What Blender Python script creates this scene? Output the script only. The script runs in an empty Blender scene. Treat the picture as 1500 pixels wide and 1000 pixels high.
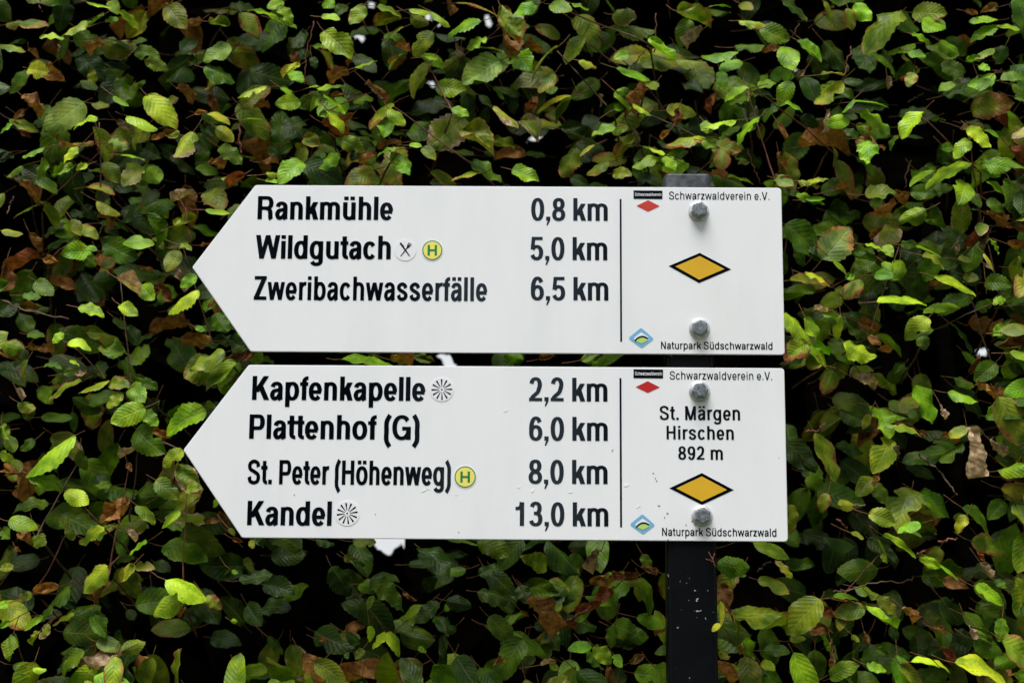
import bpy, bmesh, math, random
import numpy as np
from mathutils import Vector, Matrix, noise as mnoise

random.seed(11)
rng = np.random.default_rng(11)
S = bpy.context.scene
COL = S.collection
R = math.radians

# ---------------------------------------------------------------- camera
CAM_Z = 1.55
CAM_D = 1.5625
FPX = 2083.33                       # focal length in pixels of the 1500 px wide photograph (50 mm on 36 mm)
PITCH, ROLL, YAW = R(8.592), R(0.430), R(-0.480)
_cp, _sp, _cy, _sy = math.cos(PITCH), math.sin(PITCH), math.cos(YAW), math.sin(YAW)
FWD = Vector((_sy * _cp, _cy * _cp, _sp))
_r0 = Vector((_cy, -_sy, 0))
_u0 = _r0.cross(FWD)
RIGHT = _r0 * math.cos(ROLL) + _u0 * math.sin(ROLL)
UP = _u0 * math.cos(ROLL) - _r0 * math.sin(ROLL)
CAM = Vector((0, -CAM_D, CAM_Z))
cd = bpy.data.cameras.new('camera')
cam = bpy.data.objects.new('camera', cd)
COL.objects.link(cam)
M3 = Matrix((RIGHT, UP, -FWD)).transposed()
cam.matrix_world = Matrix.Translation(CAM) @ M3.to_4x4()
cd.lens = 50
cd.sensor_width = 36
cd.clip_start = 0.05
cd.clip_end = 2000
cd.dof.use_dof = True
cd.dof.focus_distance = 1.58
cd.dof.aperture_fstop = 4.5
S.camera = cam

# ---------------------------------------------------------------- sky, sun, exposure
SUN_EL, SUN_ROT = R(62), R(200)
w = bpy.data.worlds.new("World")
S.world = w
w.use_nodes = True
nt = w.node_tree
bg = nt.nodes['Background']
sky = nt.nodes.new('ShaderNodeTexSky')
sky.sky_type = 'NISHITA'
sky.sun_disc = False
sky.sun_elevation = SUN_EL
sky.sun_rotation = SUN_ROT
sky.air_density = 1.0
sky.dust_density = 0.6
hs = nt.nodes.new('ShaderNodeHueSaturation')     # an overcast, nearly neutral sky
hs.inputs['Saturation'].default_value = 0.22
nt.links.new(sky.outputs[0], hs.inputs['Color'])
veil = nt.nodes.new('ShaderNodeMix')             # an even cloud veil, also low over the horizon
veil.data_type = 'RGBA'
veil.blend_type = 'LIGHTEN'
veil.inputs[0].default_value = 1.0
veil.inputs[7].default_value = (5.2, 5.35, 5.5, 1)
nt.links.new(hs.outputs[0], veil.inputs[6])
nt.links.new(veil.outputs[2], bg.inputs['Color'])
bg.inputs['Strength'].default_value = 0.08
sd = bpy.data.lights.new('sun', 'SUN')
sd.energy = 3.7
sd.angle = R(36)
sd.color = (1.0, 0.985, 0.955)
sun = bpy.data.objects.new('sun', sd)
COL.objects.link(sun)
# sun stands above and a little left behind the photographer
sdir = Vector((-0.20, -0.44, 1.42)).normalized()
sun.rotation_euler = sdir.to_track_quat('Z', 'Y').to_euler()
sky.sun_elevation = math.asin(sdir.z)
sky.sun_rotation = math.atan2(sdir.x, sdir.y)
S.view_settings.view_transform = 'Standard'
S.view_settings.look = 'None'
S.view_settings.exposure = 0.86
S.view_settings.gamma = 1
S.cycles.max_bounces = 6
S.cycles.transparent_max_bounces = 4


# ---------------------------------------------------------------- helpers
def at(px, py, Y=0.0):
    """The point of the plane y = Y that photograph pixel (px, py) looks at."""
    d = FWD + RIGHT * ((px - 750) / FPX) - UP * ((py - 500) / FPX)
    t = (Y + CAM_D) / d.y
    return CAM + d * t


def pix(p):
    d = Vector(p) - CAM
    z = d.dot(FWD)
    return 750 + FPX * d.dot(RIGHT) / z, 500 - FPX * d.dot(UP) / z


def tag(o, label=None, cat=None, group=None, kind=None):
    if label: o['label'] = label
    if cat: o['category'] = cat
    if group: o['group'] = group
    if kind: o['kind'] = kind
    return o


def empty(name, loc):
    o = bpy.data.objects.new(name, None)
    o.empty_display_size = 0.05
    COL.objects.link(o)
    o.location = loc
    return o


def link_mesh(name, verts, faces, mats, mi=None, parent=None, smooth=False):
    me = bpy.data.meshes.new(name)
    me.from_pydata([tuple(v) for v in verts], [], faces)
    for m in (mats if isinstance(mats, (list, tuple)) else [mats]):
        me.materials.append(m)
    if mi is not None:
        me.polygons.foreach_set('material_index', mi)
    if smooth:
        me.polygons.foreach_set('use_smooth', [True] * len(me.polygons))
    me.update()
    o = bpy.data.objects.new(name, me)
    COL.objects.link(o)
    if parent:
        o.parent = parent
        o.matrix_parent_inverse = Matrix.Translation(-Vector(parent.location))
    return o


def link_bm(name, bm, mats, parent=None, smooth_angle=None):
    me = bpy.data.meshes.new(name)
    bm.normal_update()
    bm.to_mesh(me)
    bm.free()
    for m in (mats if isinstance(mats, (list, tuple)) else [mats]):
        me.materials.append(m)
    o = bpy.data.objects.new(name, me)
    COL.objects.link(o)
    if smooth_angle is not None:
        me.polygons.foreach_set('use_smooth', [True] * len(me.polygons))
        me.set_sharp_from_angle(angle=smooth_angle)
    if parent:
        o.parent = parent
        o.matrix_parent_inverse = Matrix.Translation(-Vector(parent.location))
    return o


def newmat(name):
    m = bpy.data.materials.new(name)
    m.use_nodes = True
    return m, m.node_tree, m.node_tree.nodes['Principled BSDF']


def N(t, kind, **kw):
    n = t.nodes.new(kind)
    for k, v in kw.items():
        setattr(n, k, v)
    return n


def math_node(t, op, a, b=None, c=None, clamp=False):
    n = N(t, 'ShaderNodeMath', operation=op, use_clamp=clamp)
    for i, v in enumerate((a, b, c)):
        if v is None: continue
        if isinstance(v, (int, float)): n.inputs[i].default_value = v
        else: t.links.new(v, n.inputs[i])
    return n.outputs[0]


def mixc(t, f, a, b, mode='MIX'):
    n = N(t, 'ShaderNodeMix', data_type='RGBA', blend_type=mode)
    for k, v in ((0, f), (6, a), (7, b)):
        if isinstance(v, (int, float)): n.inputs[k].default_value = v
        elif isinstance(v, tuple): n.inputs[k].default_value = (*v, 1)
        else: t.links.new(v, n.inputs[k])
    return n.outputs[2]


def noise_node(t, scale, detail=4, rough=0.55, vec=None):
    n = N(t, 'ShaderNodeTexNoise')
    n.inputs['Scale'].default_value = scale
    n.inputs['Detail'].default_value = detail
    n.inputs['Roughness'].default_value = rough
    if vec: t.links.new(vec, n.inputs['Vector'])
    return n.outputs['Fac']


def ramp(t, fac, lo, hi):
    n = N(t, 'ShaderNodeMapRange')
    n.interpolation_type = 'SMOOTHSTEP'
    n.inputs['From Min'].default_value = lo
    n.inputs['From Max'].default_value = hi
    t.links.new(fac, n.inputs['Value'])
    return n.outputs['Result']


# ---------------------------------------------------------------- materials
def enamel_material():
    m, t, b = newmat('white_enamel')
    geo = N(t, 'ShaderNodeTexCoord').outputs['Object']
    mp = N(t, 'ShaderNodeMapping')
    t.links.new(geo, mp.inputs['Vector'])
    mp.inputs['Scale'].default_value = (14, 1, 3)
    streak = noise_node(t, 1.6, 5, 0.6, mp.outputs[0])
    blot = noise_node(t, 7, 5, 0.6, geo)
    fine = noise_node(t, 190, 2, 0.5, geo)
    c = mixc(t, math_node(t, 'MULTIPLY', ramp(t, streak, 0.42, 0.72), 0.42), (0.785, 0.797, 0.832), (0.690, 0.705, 0.740))
    c = mixc(t, math_node(t, 'MULTIPLY', ramp(t, blot, 0.5, 0.8), 0.35), c, (0.73, 0.735, 0.72))
    c = mixc(t, math_node(t, 'MULTIPLY', ramp(t, fine, 0.735, 0.78), 0.30), c, (0.35, 0.33, 0.28))
    t.links.new(c, b.inputs['Base Color'])
    b.inputs['Roughness'].default_value = 0.34
    b.inputs['Specular IOR Level'].default_value = 0.5
    bp = N(t, 'ShaderNodeBump')
    bp.inputs['Strength'].default_value = 0.05
    bp.inputs['Distance'].default_value = 0.002
    t.links.new(noise_node(t, 26, 3, 0.5, geo), bp.inputs['Height'])
    t.links.new(bp.outputs[0], b.inputs['Normal'])
    return m


def film(name, col, rough=0.22, var=0.12):
    m, t, b = newmat(name)
    geo = N(t, 'ShaderNodeTexCoord').outputs['Object']
    n = noise_node(t, 60, 4, 0.6, geo)
    c = mixc(t, n, tuple(x * (1 - var) for x in col), tuple(min(1, x * (1 + var)) for x in col))
    t.links.new(c, b.inputs['Base Color'])
    r = math_node(t, 'ADD', math_node(t, 'MULTIPLY', n, 0.06), rough - 0.03)
    t.links.new(r, b.inputs['Roughness'])
    return m


def zinc_material(name, lo, hi, rough=0.42, metal=0.75, scale=120):
    m, t, b = newmat(name)
    geo = N(t, 'ShaderNodeTexCoord').outputs['Object']
    n = noise_node(t, scale, 5, 0.65, geo)
    v = N(t, 'ShaderNodeTexVoronoi')
    v.inputs['Scale'].default_value = scale * 2.2
    t.links.new(geo, v.inputs['Vector'])
    c = mixc(t, ramp(t, n, 0.35, 0.68), lo, hi)
    c = mixc(t, 0.18, c, v.outputs['Color'], 'OVERLAY')
    hs_ = N(t, 'ShaderNodeHueSaturation')
    hs_.inputs['Saturation'].default_value = 0.6
    t.links.new(c, hs_.inputs['Color'])
    t.links.new(hs_.outputs[0], b.inputs['Base Color'])
    b.inputs['Metallic'].default_value = metal
    t.links.new(math_node(t, 'ADD', math_node(t, 'MULTIPLY', n, 0.3), rough - 0.15), b.inputs['Roughness'])
    bp = N(t, 'ShaderNodeBump')
    bp.inputs['Strength'].default_value = 0.25
    bp.inputs['Distance'].default_value = 0.0006
    t.links.new(n, bp.inputs['Height'])
    t.links.new(bp.outputs[0], b.inputs['Normal'])
    return m


def post_shade_material():  # lower post: the black of its shade is put into the colour
    m, t, b = newmat('post_shade_black')
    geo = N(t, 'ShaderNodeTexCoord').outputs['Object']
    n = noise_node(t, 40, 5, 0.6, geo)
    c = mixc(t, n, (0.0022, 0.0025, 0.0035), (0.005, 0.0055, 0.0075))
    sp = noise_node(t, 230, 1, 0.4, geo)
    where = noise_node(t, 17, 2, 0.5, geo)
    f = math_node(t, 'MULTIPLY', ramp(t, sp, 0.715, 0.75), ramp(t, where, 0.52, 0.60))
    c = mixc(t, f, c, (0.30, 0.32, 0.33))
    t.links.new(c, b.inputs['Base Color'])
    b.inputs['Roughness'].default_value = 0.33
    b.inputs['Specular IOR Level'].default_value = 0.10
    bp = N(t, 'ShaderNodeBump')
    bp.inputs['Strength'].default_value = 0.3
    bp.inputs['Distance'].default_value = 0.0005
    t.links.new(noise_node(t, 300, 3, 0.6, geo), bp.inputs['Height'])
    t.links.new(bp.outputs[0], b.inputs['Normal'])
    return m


def leaf_material(name, gloss=0.42, trans=0.22):
    """Beech leaf: per-leaf tint (attribute), pale veins from the leaf's own UV, browned edges and blotches."""
    m, t, b = newmat(name)
    tint = N(t, 'ShaderNodeAttribute', attribute_name='tint').outputs['Color']
    dead = N(t, 'ShaderNodeAttribute', attribute_name='dead').outputs['Color']
    wither = N(t, 'ShaderNodeAttribute', attribute_name='wither').outputs['Fac']
    uv = N(t, 'ShaderNodeUVMap', uv_map='leaf').outputs[0]
    sep = N(t, 'ShaderNodeSeparateXYZ')
    t.links.new(uv, sep.inputs[0])
    s_, t_ = sep.outputs[0], sep.outputs[1]          # s: -1..1 across (stored 0..1), t: 0..1 along
    a = math_node(t, 'ABSOLUTE', math_node(t, 'MULTIPLY_ADD', s_, 2.0, -1.0))
    obj = N(t, 'ShaderNodeTexCoord').outputs['Object']
    n1 = noise_node(t, 38, 4, 0.6, obj)
    n2 = noise_node(t, 150, 4, 0.6, obj)
    ph = math_node(t, 'FRACT', math_node(t, 'MULTIPLY', math_node(t, 'SUBTRACT', t_, math_node(t, 'MULTIPLY', a, 0.30)), 8.0))
    d = math_node(t, 'ABSOLUTE', math_node(t, 'SUBTRACT', ph, 0.5))            # 0.5 at a vein, 0 between two
    vein = ramp(t, d, 0.40, 0.49)
    mid = ramp(t, a, 0.075, 0.02)
    mid = math_node(t, 'SUBTRACT', 1.0, ramp(t, a, 0.02, 0.085))
    vein = math_node(t, 'MAXIMUM', math_node(t, 'MULTIPLY', vein, 0.55), mid)
    # green part: mottled
    dark = mixc(t, 1.0, tint, (0.42, 0.52, 0.38), 'MULTIPLY')
    lite = mixc(t, 1.0, tint, (1.45, 1.30, 1.10), 'MULTIPLY')
    g = mixc(t, ramp(t, n1, 0.34, 0.66), dark, lite)
    g = mixc(t, math_node(t, 'MULTIPLY', ramp(t, n2, 0.45, 0.75), 0.30), g, dark)
    veinc = mixc(t, 0.40, g, (0.34, 0.36, 0.13))
    g = mixc(t, math_node(t, 'MULTIPLY', vein, 0.42), g, veinc)
    # yellowing then browning from the rim and tip
    rim = math_node(t, 'ADD', math_node(t, 'MULTIPLY', math_node(t, 'POWER', a, 2.0), 0.55), math_node(t, 'MULTIPLY', math_node(t, 'POWER', t_, 3.0), 0.35))
    field = math_node(t, 'ADD', math_node(t, 'MULTIPLY', n1, 0.95), math_node(t, 'MULTIPLY', rim, 0.55))
    field = math_node(t, 'ADD', field, math_node(t, 'MULTIPLY', n2, 0.22))
    thr = math_node(t, 'SUBTRACT', 1.38, math_node(t, 'MULTIPLY', wither, 1.12))
    diff = math_node(t, 'SUBTRACT', field, thr)
    yel = ramp(t, diff, -0.22, 0.02)
    brn = ramp(t, diff, -0.03, 0.07)
    yc = mixc(t, 0.55, g, (0.20, 0.17, 0.035))
    c = mixc(t, math_node(t, 'MULTIPLY', yel, 0.8), g, yc)
    dd = mixc(t, ramp(t, n2, 0.35, 0.65), mixc(t, 1.0, dead, (0.45, 0.42, 0.4), 'MULTIPLY'), dead)
    c = mixc(t, brn, c, dd)
    # tiny dark specks
    sp = noise_node(t, 420, 1, 0.5, obj)
    c = mixc(t, math_node(t, 'MULTIPLY', ramp(t, sp, 0.70, 0.76), 0.7), c, (0.03, 0.018, 0.008))
    t.links.new(c, b.inputs['Base Color'])
    rr = math_node(t, 'ADD', math_node(t, 'MULTIPLY', n2, 0.28), gloss - 0.14)
    rr = math_node(t, 'ADD', rr, math_node(t, 'MULTIPLY', brn, 0.25))
    t.links.new(rr, b.inputs['Roughness'])
    b.inputs['Specular IOR Level'].default_value = 0.20
    h = math_node(t, 'ADD', math_node(t, 'MULTIPLY', d, 0.9), math_node(t, 'MULTIPLY', n2, 0.7))
    h = math_node(t, 'SUBTRACT', h, math_node(t, 'MULTIPLY', mid, 0.5))
    bp = N(t, 'ShaderNodeBump')
    bp.inputs['Strength'].default_value = 0.42
    bp.inputs['Distance'].default_value = 0.0015
    t.links.new(h, bp.inputs['Height'])
    t.links.new(bp.outputs[0], b.inputs['Normal'])
    tr = N(t, 'ShaderNodeBsdfTranslucent')
    tc = mixc(t, 1.0, c, (1.15, 1.25, 0.55), 'MULTIPLY')
    t.links.new(tc, tr.inputs['Color'])
    mx = N(t, 'ShaderNodeMixShader')
    mx.inputs[0].default_value = trans
    t.links.new(b.outputs[0], mx.inputs[1])
    t.links.new(tr.outputs[0], mx.inputs[2])
    t.links.new(mx.outputs[0], t.nodes['Material Output'].inputs['Surface'])
    return m


def simple_noise_material(name, lo, hi, scale=30, rough=0.8, bump=0.4, dist=0.002, spec=0.3):
    m, t, b = newmat(name)
    geo = N(t, 'ShaderNodeTexCoord').outputs['Object']
    n = noise_node(t, scale, 5, 0.62, geo)
    t.links.new(mixc(t, ramp(t, n, 0.32, 0.68), lo, hi), b.inputs['Base Color'])
    b.inputs['Roughness'].default_value = rough
    b.inputs['Specular IOR Level'].default_value = spec
    bp = N(t, 'ShaderNodeBump')
    bp.inputs['Strength'].default_value = bump
    bp.inputs['Distance'].default_value = dist
    t.links.new(n, bp.inputs['Height'])
    t.links.new(bp.outputs[0], b.inputs['Normal'])
    return m


def ink_material():
    m = film('black_film', (0.0011, 0.0020, 0.0042), 0.10)
    m.node_tree.nodes['Principled BSDF'].inputs['Specular Tint'].default_value = (0.62, 0.82, 1.0, 1)
    return m


M = dict(
    enamel=enamel_material(),
    ink=ink_material(),
    white=film('white_film', (0.775, 0.78, 0.825), 0.30, 0.02),
    yellow=film('yellow_film', (0.66, 0.39, 0.022), 0.30, 0.07),
    red=film('red_film', (0.46, 0.018, 0.016), 0.30),
    scarlet=film('scarlet_film', (0.52, 0.045, 0.030), 0.30),
    lemon=film('lemon_film', (0.80, 0.72, 0.16), 0.30, 0.05),
    green=film('green_film', (0.012, 0.20, 0.055), 0.30),
    blue=film('blue_film', (0.17, 0.42, 0.66), 0.30),
    lime=film('lime_film', (0.42, 0.62, 0.16), 0.30),
    bolt=zinc_material('bolt_zinc', (0.10, 0.13, 0.165), (0.26, 0.31, 0.37), 0.40, 0.55, 300),
    washer=zinc_material('washer_zinc', (0.42, 0.44, 0.46), (0.66, 0.68, 0.70), 0.36, 0.6, 220),
    post=zinc_material('weathered_zinc', (0.030, 0.037, 0.048), (0.10, 0.115, 0.14), 0.55, 0.35, 90),
    post_shade=post_shade_material(),
    dirt=film('dirt', (0.06, 0.05, 0.04), 0.7, 0.4),
    dropping=film('pale_splash', (0.86, 0.87, 0.85), 0.45, 0.02),
    leaf=leaf_material('beech_leaf'),
    bark=simple_noise_material('twig_bark', (0.045, 0.026, 0.016), (0.13, 0.075, 0.042), 120, 0.7, 0.5, 0.0008),
    redbark=simple_noise_material('red_twig_bark', (0.07, 0.022, 0.012), (0.17, 0.06, 0.03), 120, 0.6, 0.5, 0.0008),
    stem=simple_noise_material('shaded_stem_bark', (0.004, 0.0035, 0.003), (0.012, 0.010, 0.008), 60, 0.95, 0.6, 0.002, 0.03),  # bark darkened, the hedge's inner shade painted into it
    thicket=simple_noise_material('shade_black_leaf', (0.0022, 0.0019, 0.0016), (0.006, 0.0045, 0.0035), 20, 0.98, 0.3, 0.002, 0.0),  # near black: inner shade put into the leaf colour
    ground=simple_noise_material('soil_and_grass', (0.030, 0.026, 0.016), (0.050, 0.070, 0.025), 6, 0.95, 0.6, 0.03),
    unseen_woods=simple_noise_material('unseen_foliage', (0.006, 0.009, 0.004), (0.022, 0.032, 0.012), 0.8, 0.9, 0.5, 0.1),
)

# ---------------------------------------------------------------- lettering: own grotesque glyphs as pen strokes
def arc(cx, cy, rx, ry, a0, a1, n=None, e=2.15):
    n = n or max(5, int(abs(a1 - a0) / 11))
    out = []
    for i in range(n + 1):
        a = R(a0 + (a1 - a0) * i / n)
        c, s = math.cos(a), math.sin(a)
        out.append((cx + rx * math.copysign(abs(c) ** (2 / e), c), cy + ry * math.copysign(abs(s) ** (2 / e), s)))
    return out


def catmull(P, n=6):
    Q = [(2 * P[0][0] - P[1][0], 2 * P[0][1] - P[1][1])] + list(P) + [(2 * P[-1][0] - P[-2][0], 2 * P[-1][1] - P[-2][1])]
    out = []
    for i in range(1, len(Q) - 2):
        for k in range(n):
            u = k / n
            out.append(tuple(0.5 * ((2 * Q[i][j]) + (-Q[i - 1][j] + Q[i + 1][j]) * u + (2 * Q[i - 1][j] - 5 * Q[i][j] + 4 * Q[i + 1][j] - Q[i + 2][j]) * u * u + (-Q[i - 1][j] + 3 * Q[i][j] - 3 * Q[i + 1][j] + Q[i + 2][j]) * u ** 3) for j in (0, 1)))
    out.append(P[-1])
    return out


def glyph(ch, wx, wy):
    hx, hy = wx / 2, wy / 2
    X, C, o = 542, 720, 12
    T = X + o - hy
    B = -o + hy
    st = lambda x, y0, y1: ('s', [(x, y0), (x, y1)])
    bar = lambda x0, x1, y: ('s', [(x0, y), (x1, y)])
    def dg(x0, y0, x1, y1, k=1.2):
        h = wx * k / 2
        return ('p', [(x0 - h, y0), (x0 + h, y0), (x1 + h, y1), (x1 - h, y1)])
    def dots(cx): return [('s', [(cx + q, C - wy * 1.02), (cx + q, C)]) for q in (-118, 118)]
    a = 66 + hx
    def ring(l, r, y0, y1): return ('s', arc((l + r) / 2, (y0 + y1) / 2, (r - l) / 2 - hx, (y1 - y0) / 2 - hy, 0, 360, 36))
    if ch == ' ': return 250, []
    if ch in 'nh':
        b = 545 - hx
        return 611, [st(a, 0, X if ch == 'n' else C), ('s', arc((a + b) / 2, 350, (b - a) / 2, T - 350, 175, 0) + [(b, 0)])]
    if ch == 'm':
        c = 823 - hx; b = (a + c) / 2
        return 889, [st(a, 0, X), ('s', arc((a + b) / 2, 360, (b - a) / 2, T - 360, 175, 0) + [(b, 0)]), ('s', arc((b + c) / 2, 360, (c - b) / 2, T - 360, 175, 0) + [(c, 0)])]
    if ch in 'uü':
        b = 545 - hx
        return 611, [('s', [(a, X)] + arc((a + b) / 2, 182, (b - a) / 2, 182 - B, 180, 355)), st(b, 0, X)] + (dots(305) if ch == 'ü' else [])
    if ch == 'r':
        return 389, [st(a, 0, X), ('s', arc(372, 320, 372 - a, T - 320, 178, 90) + [(380, T)])]
    if ch in 'oö': return 611, [ring(34, 577, -o, X + o)] + (dots(305) if ch == 'ö' else [])
    if ch == 'e':
        return 556, [('s', arc(278, 266, 246 - hx, 278 - hy, 0, 322)), bar(40 + hx, 520 - hx * .3, 262 - hy * .25)]
    if ch == 'c': return 556, [('s', arc(284, 266, 250 - hx, 278 - hy, 35, 325))]
    if ch in 'sS':
        H = X if ch == 's' else C
        W = 556 if ch == 's' else 667
        l, r, t, m = 38 + hx, W - 40 - hx, H + o - hy, W / 2
        f = lambda y: B + (t - B) * y
        P = [(r - 12, f(.74)), (r - 50, f(.91)), (m, f(1)), (l + 52, f(.92)), (l + 6, f(.765)), (l + 60, f(.62)), (m, f(.52)), (r - 48, f(.40)), (r, f(.24)), (r - 55, f(.07)), (m, f(0)), (l + 45, f(.08)), (l - 2, f(.28))]
        return W, [('s', catmull(P))]
    if ch in 'aä':
        b = 500 - hx; l = 36 + hx
        s = [('s', arc((l + 12 + b) / 2, 372, (b - l - 12) / 2, T - 372, 172, 0) + [(b, 110), (b + 6, 40), (b + 22, 0)]),
             ('s', catmull([(b, 318), (b - 105, 296), (l + 55, 262), (l, 148), (l + 75, B), (l + 205, B + 45), (b, 190)]))]
        return 556, s + (dots(285) if ch == 'ä' else [])
    if ch in 'bpdg':
        s = [ring(66, 577, -o, X + o)] if ch in 'bp' else [ring(34, 545, -o, X + o)]
        b = 545 - hx
        if ch == 'b': s.append(st(a, 0, C))
        if ch == 'p': s.append(st(a, -207, X))
        if ch == 'd': s.append(st(b, 0, C))
        if ch == 'g': s.append(('s', [(b, X), (b, -40)] + arc((50 + hx + b) / 2, -50, (b - 50 - hx) / 2, 168 - hy, 0, -165)))
        return 611, s
    if ch == 'f':
        q = 88 + hx
        return 333, [('s', [(322, C + 4 - hy)] + arc(318, C - 170, 318 - q, 174 - hy, 95, 180) + [(q, 0)]), bar(12, 318, X - hy)]
    if ch == 't':
        q = 88 + hx
        return 333, [('s', [(q, X + 150), (q, 170)] + arc(q + 130, 160, 130, 160 - hy + 6, 182, 270) + [(318, hy - 4)]), bar(12, 318, X - hy)]
    if ch == 'i': return 278, [st(139, 0, X), ('s', [(139, C - wy * 1.02), (139, C)])]
    if ch == 'l': return 278, [st(139, 0, C)]
    if ch == 'k': return 556, [st(a, 0, C), dg(a + hx * .7, 175, 540 - wx * .62, X, 1.15), dg(545 - wx * .58, 0, a + hx + 95, 345, 1.15)]
    if ch == 'v': return 556, [dg(278 - wx * .12, 0, 18 + wx * .55, X, 1.1), dg(278 + wx * .12, 0, 538 - wx * .55, X, 1.1)]
    if ch == 'w':
        k = 1.0
        return 778, [dg(212, 0, 12 + wx * .5, X, k), dg(212, 0, 389, X, k), dg(566, 0, 389, X, k), dg(566, 0, 766 - wx * .5, X, k)]
    if ch == 'z': return 500, [bar(36, 466, X - hy), bar(28, 472, hy), dg(28 + wx * .65, wy * .6, 466 - wx * .65, X - wy * .6, 1.3)]
    a = 74 + hx
    if ch in 'RP':
        m0 = (292 if ch == 'R' else 262) + hy
        r = (664 if ch == 'R' else 630) - hx
        ty = C - hy
        s = [st(a, 0, C), ('s', [(a, ty), (420, ty)] + arc(420, (ty + m0) / 2, r - 420, (ty - m0) / 2, 90, -90) + [(a, m0)])]
        if ch == 'R': s.append(('s', catmull([(410, m0), (r - 60, m0 - 55), (r - 25, 190), (r - 18, 60), (r + 12, 0)])))
        return (722 if ch == 'R' else 667), s
    if ch == 'K': return 722, [st(a, 0, C), dg(a + hx * .7, 235, 690 - wx * .65, C, 1.2), dg(715 - wx * .6, 0, a + hx + 120, 440, 1.2)]
    if ch == 'H': return 722, [st(a, 0, C), st(648 - hx, 0, C), bar(a, 648 - hx, 375)]
    if ch == 'G':
        return 778, [('s', arc(388, 360, 345 - hx, 372 - hy, 38, 340)), st(716 - hx, 0, 385), bar(400, 716, 385 - hy)]
    if ch == 'N': return 722, [st(a, 0, C), st(648 - hx, 0, C), dg(648 - wx * .58, 0, 74 + wx * .58, C, 1.12)]
    if ch == 'M': return 833, [st(a, 0, C), st(759 - hx, 0, C), dg(416 - 8, 0, 74 + wx * .55, C, 1.05), dg(416 + 8, 0, 759 - wx * .55, C, 1.05)]
    if ch == 'V': return 667, [dg(333 - wx * .1, 0, 15 + wx * .57, C, 1.14), dg(333 + wx * .1, 0, 652 - wx * .57, C, 1.14)]
    if ch == 'W':
        return 944, [dg(250, 0, 10 + wx * .55, C, 1.05), dg(250, 0, 472, C, 1.0), dg(694, 0, 472, C, 1.0), dg(694, 0, 934 - wx * .55, C, 1.05)]
    if ch == 'Z': return 611, [bar(45, 572, C - hy), bar(30, 582, hy), dg(30 + wx * .65, wy * .6, 572 - wx * .65, C - wy * .6, 1.3)]
    if ch == '0': return 556, [('s', arc(278, 354, 244 - hx, 366 - hy, 0, 360, 36, 2.15))]
    if ch == '1': return 556, [st(385 - hx, 0, C - 10), ('s', catmull([(70, 520), (190, 530), (270, 590), (385 - hx - 10, C - 10)]))]
    if ch == '2':
        q = arc(272, 505, 230 - hx, 227 - hy, 172, -28)
        return 556, [('s', q + catmull([q[-1], (345, 275), (180, 140), (70 + hx * .6, hy)], 5)[1:]), bar(34, 512, hy)]
    if ch == '3': return 556, [('s', arc(270, (C + o - hy + 380) / 2, 218 - hx, (C + o - hy - 380) / 2, 165, -88)), ('s', arc(270, (380 + B) / 2, 246 - hx, (380 - B) / 2, 88, -165)), bar(205, 290, 380)]
    if ch == '5': return 556, [bar(95, 495, C - hy), ('p', [(92, C), (92 + wx * .88, C), (62 + wx * .80, 330), (50, 330)]), ('s', arc(274, 228, 246 - hx, 240 - hy, 150, -160))]
    if ch in '69':
        s = [ring(38, 522, -o, 465), ('s', arc(284, 354, 246 - hx, C / 2 + o - hy, 36, 180, 22) + [(38 + hx, 225)])]
        if ch == '9': s = [(k, [(560 - x, 710 - y) for x, y in P]) for k, P in s]
        return 556, s
    if ch == '8': return 556, [ring(56, 500, 362 - hy * .6, C + 2), ring(32, 524, -o, 362 + hy * .6)]
    if ch == ',': return 278, [('s', [(139, 0), (139, wy * 1.25)]), ('p', [(139 + hx, 10), (139 - hx * .1, 10), (139 - hx * .9, -150), (139 - hx * .2, -150)])]
    if ch == '.': return 278, [('s', [(139, 0), (139, wy * 1.25)])]
    if ch == '(': return 333, [('s', catmull([(292 - hx * .3, C + 10), (150, 520), (62 + hx, 255), (150, -20), (292 - hx * .3, -210)]))]
    if ch == ')':
        return 333, [('s', [(333 - x, y) for x, y in glyph('(', wx, wy)[1][0][1]])]
    raise ValueError(ch)


def ribbon(P, wx, wy):
    hx, hy = wx / 2, wy / 2
    closed = math.dist(P[0], P[-1]) < 1e-6
    L, Rr = [], []
    n = len(P)
    for i, p in enumerate(P):
        if closed:
            q0, q1 = P[(i - 1) % (n - 1)], P[(i + 1) % (n - 1)]
        else:
            q0, q1 = P[max(0, i - 1)], P[min(n - 1, i + 1)]
        dx, dy = q1[0] - q0[0], q1[1] - q0[1]
        d = math.hypot(dx, dy) or 1
        nx, ny = -dy / d, dx / d
        h = math.hypot(hx * nx, hy * ny)
        L.append((p[0] + nx * h, p[1] + ny * h))
        Rr.append((p[0] - nx * h, p[1] - ny * h))
    return L, Rr


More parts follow.
